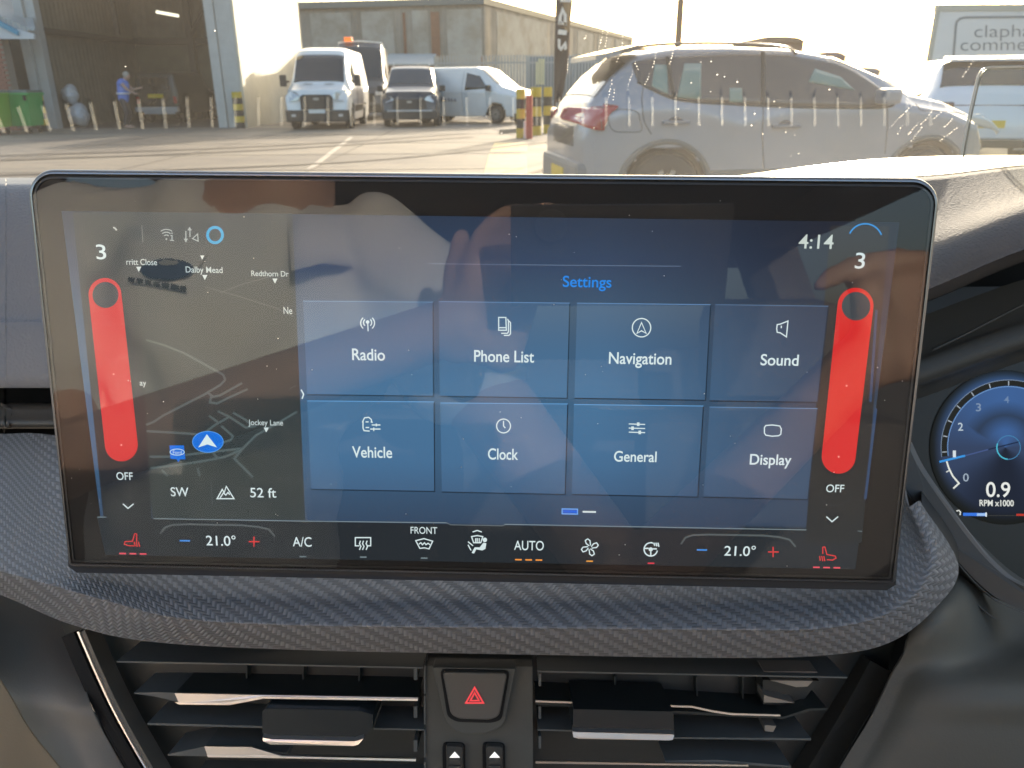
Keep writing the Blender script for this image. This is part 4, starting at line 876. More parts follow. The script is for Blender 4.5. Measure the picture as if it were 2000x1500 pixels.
# ---- hangar -------------------------------------------------
cream = corr('cream_cladding', (.62, .58, .47), 1, .20, .012, .65, var=(1.4, .5, (.48, .44, .34)))
HY, HB, HT = 28.3, 36.9, 8.4; HX0, HX1 = gx(64, HY), gx(470, HY)
HG = empty('workshop_building', ((HX0 + HX1) / 2, HY, 0), 0, 'tall open-fronted workshop building with cream side wall and pale door posts', 'building')
wt = lambda name, lo, hi, m, par=None, **k: boxobj(name, lo, hi, m, par or HG, world=True, **k)
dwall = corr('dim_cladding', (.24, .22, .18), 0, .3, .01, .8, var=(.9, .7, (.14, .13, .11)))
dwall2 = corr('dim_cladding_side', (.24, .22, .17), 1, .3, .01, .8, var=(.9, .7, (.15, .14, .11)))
steel = mat('post_steel', (.46, .47, .46), .55, var=(3, .4, (.34, .34, .32)))
wt('side_wall', (HX1, HY + .02, 0), (HX1 + .10, HB + .15, HT), cream)
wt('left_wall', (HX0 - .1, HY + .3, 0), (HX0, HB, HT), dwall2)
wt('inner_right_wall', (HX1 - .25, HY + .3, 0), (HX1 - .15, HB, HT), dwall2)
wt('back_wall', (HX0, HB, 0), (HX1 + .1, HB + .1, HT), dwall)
wt('roof', (HX0 - .4, HY - .3, HT), (HX1 + .5, HB + .3, HT + .2), mat('roof_sheet', (.2, .2, .2), .7))
wt('header', (HX0, HY - .05, 6.3), (HX1 + .12, HY + .25, HT), steel)
for x0, x1, y0 in ((HX0 + .02, HX0 + .30, -.12), (HX0 + .32, HX0 + .62, 0.0), (HX1 - .85, HX1 - .55, -.06), (HX1 - .53, HX1 + .02, .0)): wt('door_post', (x0, HY + y0, 0), (x1, HY + .35, 6.6), steel)
wt('rail', (HX0, HB - .3, 3.05), (HX1 - .3, HB - .1, 3.3), mat('rail_dark', (.05, .05, .045), .7))
wt('rail', (HX0 + .05, HY + .5, 3.05), (HX0 + .2, HB - .3, 3.25), mat('rail_dark', (.05, .05, .045), .7))
wt('low_panel', (HX0, HB - .12, 0), (HX1 - .3, HB - .02, 3.0), mat('low_panel_olive', (.15, .15, .10), .8, var=(.8, .9, (.10, .10, .08))))
for x in (HX0 + 2.4, HX0 + 4.6): wt('column', (x, HB - .5, 0), (x + .25, HB - .25, HT), mat('rail_dark', (.05, .05, .045), .7))
wt('column', (HX0 + 1.0, HB - 4, 3.2), (HX0 + 1.15, HB - 3.85, HT), mat('rail_dark', (.05, .05, .045), .7))
bm = bmesh.new(); tube(bm, [(HX0 + 2.7, HB - .6, 3.4), (HX0 + 4.7, HB - .6, 6.8)], .09, 6); mk('brace', bm, mat('rail_dark', (.05, .05, .045), .7), HG, world=True)
cp = PY(327, 27, 34)
lt = boxobj('strip_light', (-.42, -.06, -.05), (.42, .06, .05), emis('strip_lamp', (255, 250, 225), 2.2), None, mtx=M.Translation(cp) @ M.Rotation(R_(10), 4, 'Y')); tag(lt, 'lit white strip light hanging inside the open workshop', 'strip light')
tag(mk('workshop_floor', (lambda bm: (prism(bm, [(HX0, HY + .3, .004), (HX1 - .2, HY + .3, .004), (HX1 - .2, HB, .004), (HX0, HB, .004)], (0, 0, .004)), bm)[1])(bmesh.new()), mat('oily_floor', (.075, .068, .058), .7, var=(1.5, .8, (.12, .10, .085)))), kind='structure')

# ---- brick shed at far left
SE = HX0 - .04; SH = empty('brick_shed', (-18.3, 27.3, 0), 0, 'low red brick shed with blue gutter and grey sheet roof, left of the workshop', 'shed')
brickm = mat('brick_red', (.36, .16, .115), .85, bump=(40, .4, 'noise'), var=(6, .7, (.24, .12, .09)))
mort = mat('mortar', (.30, .26, .22), .9)
boxobj('pier_core', (gx(26, 27) - 1.8, 27.02, 0), (gx(26, 27) - .02, 27.4, 3.0), mort, SH, world=True)
bb = bmesh.new(); box(bb, (0, 0, 0), (.215, .05, .065)); bme = bpy.data.meshes.new('brick'); bb.to_mesh(bme); bb.free(); bme.materials.append(brickm)
x0 = gx(26, 27.0)
for r in range(40):
    for c in range(7):
        x = x0 - .225 * (c + 1) - (.11 if r % 2 else 0)
        o = bpy.data.objects.new('brick', bme); COL.objects.link(o); o.parent = SH; o.matrix_parent_inverse = xf(SH).inverted(); o.location = (x, 26.975 + random.uniform(-.004, .004), .01 + .075 * r)
boxobj('opening_shade', (x0 - 1.4, 28.7, 0), (HX0 + .2, 28.8, 3.4), mat('shade_sheet', (.075, .07, .06), .9), SH, world=True)  # dark sheet standing in for the shade inside the opening
boxobj('lintel', (x0 - .05, 27.05, 2.55), (SE, 27.5, 2.75), mat('rail_dark', (.05, .05, .045), .7), SH, world=True)
bm = bmesh.new(); prism(bm, [PY(-60, 15, 26.9), PY(12, 52, 26.9), PY(66, 66, 26.9), PY(66, 76, 26.9), PY(36, 76, 26.9), PY(5, 76, 26.9), PY(-60, 76, 26.9)], (0, .1, 0)); mk('gable_sheet', bm, mat('gable_white', (.62, .64, .66), .6), SH, world=True)
bm = bmesh.new(); prism(bm, [PY(-60, 4, 26.8), PY(0, 42, 26.8), PY(34, 60, 26.8), PY(34, 69, 26.8), PY(0, 52, 26.8), PY(-60, 18, 26.8)], (0, .15, 0)); mk('blue_fascia', bm, mat('fascia_blue', (.06, .30, .46), .5), SH, world=True)
bm = bmesh.new(); prism(bm, [PY(-80, -40, 30), PY(0, -6, 30), PY(58, 16, 30), PY(68, 60, 27.0), PY(34, 60, 27.0), PY(-60, 4, 27.0)], (0, .05, .1)); mk('roof', bm, corr('roof_grey', (.42, .44, .43), 0, .15, .02, .6), SH, world=True)
boxobj('gutter', (x0 - .1, 26.75, 2.78), (SE, 26.9, 2.92), mat('gutter_dark', (.10, .10, .10), .5), SH, world=True)
# ---- green waste containers
def bin_(x, y, rz, g_, label):
    o = empty('waste_container', (x, y, 0), rz, label, 'waste container', 'green waste containers')
    bm = bmesh.new(); w0, w1, d0, d1 = .58, .68, .42, .52
    lo = [(-w0, -d0, .22), (w0, -d0, .22), (w0, d0, .22), (-w0, d0, .22)]; hi = [(-w1, -d1, 1.12), (w1, -d1, 1.12), (w1, d1, 1.12), (-w1, d1, 1.12)]
    a = [bm.verts.new(p) for p in lo]; c = [bm.verts.new(p) for p in hi]; bm.faces.new(a[::-1]); bm.faces.new(c)
    for k in range(4): bm.faces.new((a[k], a[(k + 1) % 4], c[(k + 1) % 4], c[k]))
    q = mk('body', bm, g_, o)
    boxobj('rim', (-.72, -.56, 1.10), (.72, .56, 1.17), g_, o, .015)
    boxobj('lid', (-.70, -.54, 1.17), (.70, .54, 1.25), mat('lid_grey', (.16, .20, .19), .5), o, .02)
    for sx in (-.42, 0, .42): boxobj('rib', (sx - .035, -.55, .25), (sx + .035, -.44, 1.10), g_, o, .01, mtx=M.Rotation(R_(-5), 4, 'X'))
    for sx in (-.62, .62): boxobj('handle', (sx - .03, -.62, .95), (sx + .03, -.55, 1.1), blk, o)
    for sx in (-.48, .48):
        for sy in (-.34, .34):
            bm = bmesh.new(); tube(bm, [(sx - .03, sy, .09), (sx + .03, sy, .09)], .09, 12); mk('castor', bm, tyre, o); boxobj('castor_fork', (sx - .04, sy - .03, .1), (sx + .04, sy + .03, .24), rimm, o)
    return o
bin_(gx(22, 25.6), 25.6, R_(6), mat('bin_green', (.04, .38, .09), .45, var=(3, .4, (.06, .36, .12))), 'green waste container with grey lid, beside the workshop door post')
bin_(gx(-44, 24.6), 24.6, R_(10), mat('bin_lime', (.12, .36, .035), .45), 'lime green waste container, at the left edge in front of the other container')
# ---- striped posts
yel = mat('hazard_yellow', (.62, .44, .03), .6, var=(8, .6, (.45, .33, .06)))
def bollard(x, y, h, r, label, n=6, group='yellow and black bollards'):
    o = empty('striped_bollard', (x, y, 0), 0, label, 'bollard', group)
    for k in range(n):
        bm = bmesh.new(); tube(bm, [(0, 0, h * k / n), (0, 0, h * (k + 1) / n)], r, 14); mk('band', bm, yel if k % 2 == (n + 1) % 2 else blk, o, False)
    return o
bollard(gx(73, 26.6), 26.6, 1.12, .15, 'yellow and black bollard between the green container and the workshop post')
bollard(gx(462, 27.9), 27.9, 1.15, .16, 'yellow and black bollard at the right-hand post of the workshop door')
# ---- wrapped white sacks
SKm = mat('wrap_white', (.55, .57, .60), .3, bump=(9, .8, 'noise'), coat=.4)
def sack(cx_, y, z, r, h, label):
    bm = bmesh.new(); bmesh.ops.create_icosphere(bm, subdivisions=4, radius=1)
    for v in bm.verts:
        n = sin(v.co.x * 5 + z * 9) * .07 + sin(v.co.z * 7 + v.co.y * 5 + z) * .07; v.co = V((v.co.x * r * (1 + n), v.co.y * r * (1 + n), v.co.z * h / 2 * (1 + n * .5)))
        v.co += V((cx_, y, z + h / 2))
    tag(mk('plastic_sack', bm, SKm, None, True), label, 'sack', 'wrapped sacks by the workshop door')
sack(gx(147, 29.3), 29.3, .0, .34, .80, 'white plastic-wrapped sack on the floor just inside the workshop door')
sack(gx(138, 29.3), 29.3, .76, .27, .66, 'white plastic-wrapped sack lying on top of the other sack inside the workshop')

# ---- dark 4x4 being repaired inside the workshop
def px_on(x, y, d): return PY(x, y, d)
D4 = empty('off_road_car', (gx(305, 32.5), 32.5, 0), R_(-4), 'dark old off-road car with yellow number plate, parked nose-in inside the workshop', 'car')
dk = mat('car_dark_green', (.030, .036, .034), .4, coat=.3)
s4 = Shell([(0, .42, .98, .78, .84, .95, .70, .05), (.04, .38, 1.75, .82, .87, 1.10, .74, .10), (.12, .36, 1.86, .82, .88, 1.12, .76, .08), (2.2, .36, 1.90, .82, .88, 1.12, .76, .08), (2.6, .36, 1.85, .82, .88, 1.12, .74, .08), (3.1, .36, 1.25, .82, .88, 1.10, .74, .06), (4.1, .40, 1.15, .80, .85, 1.0, .72, .06), (4.2, .45, .9, .7, .75, .85, .6, .05)], D4)
s4.build('body', dk)
boxobj('rear_window', (-.55, -.03, 1.22), (.55, .02, 1.68), glassd, D4, .02); boxobj('bumper', (-.86, -.16, .42), (.86, .02, .60), mat('bumper_pale', (.42, .43, .44), .5), D4, .02)
boxobj('tow_step', (-.5, -.22, .34), (.75, -.10, .42), mat('bumper_pale', (.42, .43, .44), .5), D4, .02)
bm = bmesh.new(); tube(bm, [(-.28, -.20, 1.05), (-.28, -.02, 1.05)], .34, 22); mk('spare_wheel', bm, tyre, D4, False)
plate_(D4, 'number_plate', .08, -.22, 1.0, .62, .14, mat('plate_yellow', (.75, .50, .02), .5))
for x in (-.74, .74): boxobj('tail_lamp', (x - .06, -.05, .72), (x + .06, .02, .98), redl, D4, .01)
for x in (-.74, .74): 
    wheel(D4, x, .72, .36); wheel(D4, x, 3.3, .36)
# toolbox objects near it
o = boxobj('door_frame_part', (-.03, -.03, 0), (.03, .03, 1.1), mat('pale_wood', (.45, .28, .2), .7), None, mtx=M.Translation((gx(281, 28.6), 28.6, .62)))
bpy.data.objects.remove(o)

# ---- white high-roofed van, front on
def van_front(o, sh, L_, W, zb, hood_z, ws0, ws1, roof_z, body, dark_low=True, amb=False):
    pass
v1 = empty('white_van', (gx(617, 26.4), 26.4, 0), R_(3), 'large white high-roofed panel van facing the camera beside the cream wall', 'van', 'parked vans')
S1 = Shell([(0, .30, .50, .80, .86, .46, .74, .04), (.05, .25, 1.02, .90, .97, .90, .84, .08), (.16, .25, 1.20, .93, .99, 1.0, .88, .08), (.62, .25, 1.36, .95, 1.01, 1.1, .86, .10), (.80, .25, 1.50, .95, 1.02, 1.2, .86, .12), (1.32, .25, 2.16, .96, 1.02, 1.30, .82, .14), (1.70, .25, 2.42, .96, 1.02, 1.32, .82, .16), (2.3, .25, 2.52, .96, 1.02, 1.35, .84, .16), (5.4, .25, 2.52, .96, 1.02, 1.35, .84, .16), (5.5, .30, 2.46, .94, 1.0, 1.35, .80, .16)], v1)
S1.build('body', white, 90, holes=((.95, .34, .44), (4.3, .34, .44)))
S1.top('windscreen', .74, 1.48, -.93, .93, glassd, .008)
for sx in (-1, 1):
    S1.side('door_window', [(1.12, 1.45), (1.6, 1.38), (2.1, 1.38)], [(1.35, 1.78), (1.6, 2.0), (2.1, 2.02)], glassd, sx)
    S1.line('door_seam', [(2.2, .5), (2.2, 2.05)], gap, sx, .008); S1.side('side_moulding', [(1.45, .52), (3.6, .52)], [(1.45, .72), (3.6, .72)], blk, sx, .012)
    boxobj('mirror', (sx * 1.20 - .10, .95, 1.30), (sx * 1.20 + .10, 1.12, 1.66), blk, v1, .03); boxobj('mirror_arm', (sx * 1.10 - .09, 1.03, 1.42), (sx * 1.10 + .09, 1.10, 1.48), blk, v1)
    bm = bmesh.new(); q = [(sx * .50, -.035, 1.02), (sx * .62, .0, 1.14), (sx * .90, .22, 1.20), (sx * .95, .22, .98), (sx * .84, .0, .86), (sx * .58, -.035, .88)]; prism(bm, q if sx > 0 else q[::-1], (0, .12, 0)); mk('headlight', bm, lamp, v1)
bm = bmesh.new(); prism(bm, [(-.50, -.05, .62), (.50, -.05, .62), (.50, -.05, .98), (.42, -.04, 1.06), (-.42, -.04, 1.06), (-.50, -.05, .98)], (0, .1, 0)); gr = mk('grille', bm, blk, v1)
for z in (.70, .78, .86, .94): boxobj('grille_bar', (-.46, -.065, z), (.46, -.05, z + .02), mat('grille_bar', (.06, .06, .06), .4), gr)
bm = bmesh.new(); prism(bm, [(.10 * cos(a), -.085, .93 + .045 * sin(a)) for a in (2 * pi * k / 18 for k in range(18))], (0, .02, 0)); mk('badge', bm, rimm, gr)
for sx in (-1, 1): boxobj('bonnet_vent', (sx * .34 - .14, .60, 1.385), (sx * .34 + .14, .64, 1.395), blk, v1)
boxobj('bumper', (-.99, -.07, .24), (.99, .25, .60), blk, v1, .05); plate_(v1, 'number_plate', .0, -.072, .56, .52, .115, mat('plate_white', (.7, .7, .68), .5))
for sx in (-1, 1): boxobj('fog_lamp', (sx * .74 - .07, -.08, .40), (sx * .74 + .07, -.06, .48), lamp, v1)
for x in (-.88, .88): wheel(v1, x, .95, .35, .24); wheel(v1, x, 4.3, .35, .24)
boxobj('orange_beacon', (-.09, 2.9, 2.50), (.09, 3.1, 2.50), blk, v1)
# ---- dark tall van behind
v2 = empty('dark_van', (gx(704, 34), 34.0, 0), R_(6), 'tall dark high-roofed van parked behind the white one, orange box on its roof', 'van', 'parked vans')
dkv = mat('van_dark_grey', (.055, .058, .062), .32, coat=.5)
S2 = Shell([(0, .35, .6, .85, .9, .5, .78, .05), (.05, .30, 1.25, .95, 1.02, 1.05, .88, .08), (.5, .30, 1.55, .98, 1.05, 1.2, .9, .1), (1.2, .3, 2.75, .98, 1.05, 1.5, .90, .15), (1.6, .3, 3.02, .98, 1.05, 1.5, .90, .18), (6, .3, 3.05, .98, 1.05, 1.5, .90, .18), (6.1, .35, 2.95, .95, 1.0, 1.5, .88, .18)], v2)
S2.build('body', dkv, 60); S2.top('windscreen', .56, 1.34, -.93, .93, glassd, .01)
bm = bmesh.new(); tube(bm, [(-.90, 1.66, 3.0), (0, 1.62, 3.07), (.90, 1.66, 3.0), (.98, 1.5, 2.8)], .035, 6); mk('roof_edge', bm, white, v2)
for sx in (-1, 1):
    S2.side('door_window', [(.95, 1.65), (1.9, 1.6)], [(1.15, 2.1), (1.9, 2.3)], glassd, sx); boxobj('mirror', (sx * 1.22 - .09, .85, 1.5), (sx * 1.22 + .09, 1.0, 1.9), blk, v2, .03)
    boxobj('headlight', (sx * .78 - .18, -.03, .95), (sx * .78 + .18, .1, 1.12), lamp, v2, .03)
boxobj('grille', (-.55, -.04, .7), (.55, .05, 1.05), blk, v2, .03); boxobj('bumper', (-1.0, -.06, .3), (1.0, .2, .62), blk, v2, .05)
boxobj('beacon', (-.62, 1.5, 3.05), (-.30, 1.8, 3.22), mat('orange_plastic', (.85, .16, .02), .4, emit=(1, .2, .02), estr=.25), v2, .02)
for x in (-.9, .9): wheel(v2, x, .95, .36, .24); wheel(v2, x, 4.6, .36, .24)
# ---- mid dark custom van
v3 = empty('grey_van', (gx(799, 27.8), 27.8, 0), R_(3), 'dark grey low-roofed van facing the camera between the two white vans', 'van', 'parked vans')
g3 = mat('van_graphite', (.045, .045, .048), .28, .3, coat=.7)
S3 = Shell([(0, .30, .50, .78, .82, .45, .70, .04), (.05, .24, .98, .88, .93, .86, .80, .07), (.20, .24, 1.12, .90, .96, .95, .84, .08), (.80, .24, 1.28, .92, .97, 1.05, .82, .1), (.95, .24, 1.38, .92, .98, 1.1, .82, .1), (1.6, .24, 1.86, .93, .98, 1.12, .72, .1), (1.9, .24, 1.95, .93, .98, 1.15, .72, .1), (4.9, .24, 1.95, .93, .98, 1.15, .74, .1), (5.0, .3, 1.85, .9, .94, 1.1, .7, .1)], v3)
S3.build('body', g3, 80, holes=((.95, .33, .40), (4.0, .33, .40))); S3.top('windscreen', .95, 1.66, -.95, .95, glassd, .008)
for sx in (-1, 1):
    S3.side('door_window', [(1.30, 1.18), (2.2, 1.15)], [(1.65, 1.6), (2.2, 1.74)], glassd, sx); boxobj('mirror', (sx * 1.07 - .10, 1.12, 1.12), (sx * 1.07 + .10, 1.26, 1.32), blk, v3, .03)
    bm = bmesh.new(); q = [(sx * .48, -.03, .86), (sx * .60, .0, .98), (sx * .86, .18, 1.02), (sx * .90, .18, .88), (sx * .78, .0, .78)]; prism(bm, q if sx > 0 else q[::-1], (0, .1, 0)); mk('headlight', bm, lamp, v3)
    boxobj('roof_bar', (sx * .62 - .02, 1.95, 1.95), (sx * .62 + .02, 2.0, 2.06), white, v3)
bm = bmesh.new(); prism(bm, [(-.58, -.05, .60), (.58, -.05, .60), (.52, -.04, .88), (-.52, -.04, .88)], (0, .1, 0)); mk('grille', bm, blk, v3)
bm = bmesh.new(); prism(bm, [(.09 * cos(a), -.075, .80 + .04 * sin(a)) for a in (2 * pi * k / 18 for k in range(18))], (0, .02, 0)); mk('badge', bm, rimm, v3)
boxobj('bumper', (-.93, -.06, .24), (.93, .25, .52), blk, v3, .05); boxobj('bumper_bar', (-.75, -.075, .50), (.75, -.05, .55), mat('bumper_pale', (.42, .43, .44), .5), v3)
for x in (-.85, .85): wheel(v3, x, .95, .33, .22); wheel(v3, x, 4.0, .33, .22)
# ---- white custom van, three-quarter view facing right
v4 = empty('white_van', (gx(1018, 27.5), 27.3, 0), R_(62), 'low white van with faint blue lettering on its side, turned to the right', 'van', 'parked vans')
v4.location = (gx(1036, 31), 30.4, 0); v4.rotation_euler = (0, 0, R_(64))
S4 = Shell(S3.st, v4); S4.build('body', white, 80, holes=((.95, .33, .40), (4.0, .33, .40))); S4.top('windscreen', .95, 1.66, -.95, .95, glassd, .008)
for sx in (-1, 1):
    S4.side('door_window', [(1.28, 1.20), (2.2, 1.15)], [(1.65, 1.62), (2.2, 1.74)], glassd, sx); boxobj('mirror', (sx * 1.07 - .10, 1.12, 1.12), (sx * 1.07 + .10, 1.26, 1.32), blk, v4, .03)
    S4.line('door_seam', [(2.32, .4), (2.32, 1.8)], gap, sx, .006); S4.line('door_seam', [(1.30, .6), (1.32, 1.2)], gap, sx, .006)
    bm = bmesh.new(); q = [(sx * .48, -.03, .86), (sx * .60, .0, .98), (sx * .86, .18, 1.02), (sx * .90, .18, .88), (sx * .78, .0, .78)]; prism(bm, q if sx > 0 else q[::-1], (0, .1, 0)); mk('headlight', bm, lamp, v4)
bm = bmesh.new(); prism(bm, [(-.58, -.05, .45), (.58, -.05, .45), (.52, -.04, .88), (-.52, -.04, .88)], (0, .1, 0)); mk('grille', bm, blk, v4)
boxobj('bumper', (-.93, -.05, .22), (.93, .25, .38), blk, v4, .05)
for x in (-.85, .85): wheel(v4, x, .95, .33, .22); wheel(v4, x, 4.0, .33, .22)
# side lettering, as far as it can be read (blurred strokes)
for (s0, z0, s1, z1, m_) in ((4.7, 1.62, 3.75, 1.50, mat('lettering_blue', (.08, .16, .45), .5)), (4.4, 1.34, 3.6, 1.26, mat('lettering_grey', (.28, .3, .34), .5)), (3.3, .93, 2.6, .75, mat('lettering_grey', (.28, .3, .34), .5))):
    k = 0
    while s0 - k * .13 > s1:
        s = s0 - k * .13; S4.side('lettering_stroke', [(s - .09, z1), (s, z1)], [(s - .07, z1 + (z0 - z1) * random.uniform(.6, 1)), (s + .01, z1 + (z0 - z1) * random.uniform(.6, 1))], m_, -1, .008, n=3, mrows=1); k += 1

# ---- big sheet-clad warehouse
wh = corr('weathered_sheet', (.33, .31, .27), 0, .5, .02, .8, var=(.35, .9, (.21, .19, .155)))
WH = empty('warehouse', (-1.6, 50, 0), 0, 'large weathered grey sheet-clad warehouse standing beyond the vans', 'warehouse')
A0, A1, A2 = PY(420, 12, 50), PY(945, -2, 50), PY(1236, 74, 84)
for nm, p, q in (('front_wall', A0, A1), ('end_wall', A1, A2)):
    dv = (q - p); dv.z = 0; nn = V((dv.y, -dv.x, 0)).normalized() * -.3
    bm = bmesh.new(); prism(bm, [V((p.x, p.y, 0)), V((q.x, q.y, 0)), q, p], nn); mk(nm, bm, wh, WH, world=True)
    bm = bmesh.new(); prism(bm, [p + V((0, -.25, -.28)), q + V((0, -.25, -.28)), q + V((0, -.25, .06)), p + V((0, -.25, .06))], (0, .4, 0)); mk('eaves_trim', bm, mat('eaves_grey', (.17, .19, .18), .6), WH, world=True)
bm = bmesh.new(); prism(bm, [A0, A1, A2, A2 + V((-18, 10, 0)), A0 + V((0, 40, 0))], (0, 0, .08)); mk('roof', bm, mat('eaves_grey', (.17, .19, .18), .6), WH, world=True)
rust = mat('rusty_panel', (.28, .15, .09), .8, var=(3, .7, (.20, .12, .08)))
for p, q, f0, f1, m_ in [(A0, A1, .80, .832, rust), (A0, A1, .695, .705, rust)] + [(A1, A2, t, t + .04, rust) for t in (.40,)]:
    a = p.lerp(q, f0); b_ = p.lerp(q, f1); dv = (q - p); dv.z = 0; nn = V((dv.y, -dv.x, 0)).normalized() * .06
    bm = bmesh.new(); prism(bm, [V((a.x, a.y, 2.9)) + nn, V((b_.x, b_.y, 2.9)) + nn, V((b_.x, b_.y, b_.z - .6)) + nn, V((a.x, a.y, a.z - .6)) + nn], nn * -1); mk('rust_panel', bm, m_, WH, world=True)
stain = mat('pale_sheet', (.42, .41, .37), .8, var=(.8, .9, (.27, .25, .20)))
for p, q, f0, f1 in ((A0, A1, .35, .50), (A0, A1, .54, .66), (A0, A1, .73, .79), (A0, A1, .86, .99), (A1, A2, .05, .30), (A1, A2, .5, .62), (A1, A2, .66, .78), (A1, A2, .82, .92)):
    a = p.lerp(q, f0); b_ = p.lerp(q, f1); dv = (q - p); dv.z = 0; nn = V((dv.y, -dv.x, 0)).normalized() * .03
    bm = bmesh.new(); prism(bm, [V((a.x, a.y, 1.2)) + nn, V((b_.x, b_.y, 1.2)) + nn, V((b_.x, b_.y, b_.z - .5)) + nn, V((a.x, a.y, a.z - .5)) + nn], nn * -1); mk('wall_sheet', bm, stain, WH, world=True)
# low shelter roof beside the fence
LS = empty('lean_to', (-2.6, 46, 0), 0, 'low lean-to with pale sheet roof against the warehouse wall, above the dark grey van', 'lean-to')
bm = bmesh.new(); prism(bm, [PY(745, 128, 44), PY(850, 128, 44), PY(852, 108, 48), PY(760, 108, 48)], (0, 0, .08)); mk('roof', bm, mat('pale_roof', (.45, .46, .44), .6), LS, world=True)
a = PY(745, 128, 44.3); b_ = PY(850, 128, 44.3); boxobj('front_wall', (a.x, 44.3, 0), (b_.x, 44.5, a.z - .02), mat('brick_dull', (.25, .13, .10), .9, var=(2, .7, (.14, .10, .08))), LS, world=True)
# ---- palisade fence
FN = empty('palisade_fence', (0, 43, 0), 0, 'tall grey steel palisade fence between the white van and the flag', 'fence')
fm = mat('galvanised', (.34, .37, .38), .5, .3); fa, fb = V((gx(852, 43), 43, 0)), V((gx(1215, 42), 42, 0)); fh = 2.75; fl = (fb - fa).length; fd = (fb - fa).normalized()
bm = bmesh.new(); box(bm, (-.035, -.01, .05), (.035, .01, fh)); v = bm.verts.new((0, 0, fh + .12)); pm = bpy.data.meshes.new('pale'); bm.verts.remove(v); bm.to_mesh(pm); bm.free(); pm.materials.append(fm)
nP = int(fl / .155)
for k in range(nP):
    o = bpy.data.objects.new('pale', pm); COL.objects.link(o); o.parent = FN; o.matrix_parent_inverse = xf(FN).inverted(); o.location = fa + fd * (.155 * k)
for z in (.5, 2.35):
    bm = bmesh.new(); prism(bm, [fa + V((0, .03, z)), fb + V((0, .03, z)), fb + V((0, .03, z + .08)), fa + V((0, .03, z + .08))], (0, .05, 0)); mk('rail', bm, fm, FN, world=True)
for k in range(5):
    p = fa + fd * (fl * k / 4); boxobj('post', (p.x - .06, p.y + .08, 0), (p.x + .06, p.y + .2, fh - .05), mat('rust_post', (.24, .15, .11), .8) if k == 1 else fm, FN, world=True)
boxobj('solid_panel', (gx(1030, 43.6), 43.6, 0), (gx(1180, 43.6), 43.7, 2.7), mat('panel_bluegrey', (.16, .19, .22), .7), FN, world=True)
bm = bmesh.new()
for k in range(4):
    x = gx(1047 + 4.2 * k, 42.4); box(bm, (x, 42.3, 1.35), (x + .07, 42.4, 2.55 - .15 * (k == 0)))
o = mk('yellow_slats', bm, mat('slat_yellow', (.75, .70, .42), .5), FN, world=True)  # row of slats in one pale yellow
# ---- barrier posts in front of the fence
bollard(gx(1017, 21.5), 21.5, 1.20, .12, 'yellow and black striped post left of the red post, by the dark asphalt', 5)
bollard(gx(1047, 22.6), 22.6, 1.24, .15, 'yellow and black striped post behind the red post, beside the silver car', 5)
bollard(gx(1070, 23.4), 23.4, 1.24, .12, 'yellow and black striped post just left of the silver car tail', 5)
bm = bmesh.new(); tube(bm, [(gx(1034, 21), 21, 0), (gx(1034, 21), 21, 1.05)], .085, 12); tag(mk('red_post', bm, mat('post_red', (.48, .06, .04), .5)), 'plain red post standing between yellow and black striped posts', 'post')
bm = bmesh.new(); tube(bm, [(gx(1026, 21.3), 21.3, 0), (gx(1026, 21.3), 21.3, .42)], .05, 10); tag(mk('white_stub', bm, mat('stub_white', (.7, .68, .62), .6)), 'short pale stub post beside the red post', 'post')
# ---- feather flag
FL = empty('feather_flag', (gx(1098, 15), 15, 0), 0, 'tall dark feather flag with pale letters, left of the silver car', 'flag')
fl_l = [(1084, 200), (1085, 130), (1086, 60), (1090, 0), (1094, -60)]; fl_r = [(1097, 200), (1108, 130), (1112, 70), (1118, 0), (1128, -60)]
fm_ = mat('flag_cloth', (.060, .042, .034), .7); fo = mat('flag_ochre', (.30, .20, .10), .7)
def fcloth(name, l, r, m, y, th=.01):
    bm = bmesh.new(); l = cr(l, 24); r = cr(r, 24); vs = [[bm.verts.new(PY(a[0] + (b_[0] - a[0]) * k / 6, a[1] + (b_[1] - a[1]) * k / 6, y + .03 * sin(k * 1.1 + a[1] * .05))) for k in range(7)] for a, b_ in zip(l, r)]
    for p, q in zip(vs, vs[1:]):
        for k in range(6): bm.faces.new((p[k], p[k + 1], q[k + 1], q[k]))
    o = mk(name, bm, m, FL, True, world=True); s = o.modifiers.new('t', 'SOLIDIFY'); s.thickness = th
fcloth('cloth', fl_l, fl_r, fm_, 15.0); fcloth('ochre_edge', [(1104, 62), (1100, 20), (1100, -10), (1102, -40)], [(1112, 62), (1116, 20), (1119, -10), (1123, -40)], fo, 14.95)
bm = bmesh.new(); pp = PY(1084, 200, 15.05); tube(bm, [(pp.x, 15.05, 0), pp, PY(1084.5, 100, 15.05), PY(1088, 0, 15.05), PY(1092, -60, 15.05)], .022, 8); mk('pole', bm, mat('pole_dark', (.06, .05, .045), .4), FL, world=True)
fw = mat('flag_letter', (.80, .74, .66), .6)
# letters read upwards: S I A, drawn as fat strokes
def fstroke(lines, wd):
    bm = bmesh.new()
    for l in lines: ribbon(bm, l, wd, 0, lambda x, y: PY(x, y, 14.88))
    o = mk('letter', bm, fw, FL, False, True, norm=False)
fstroke([[(1092, 76), (1092, 92), (1096, 96), (1104, 84), (1105, 93), (1103, 97)]], 5.0)
fstroke([[(1090, 62), (1107, 64)]], 9.5)
fstroke([[(1093, 48), (1094, 34), (1099, 19), (1104, 30), (1104, 50)], [(1093, 44), (1106, 47)]], 6)
fstroke([[(1094, 1), (1116, 2)]], 5)
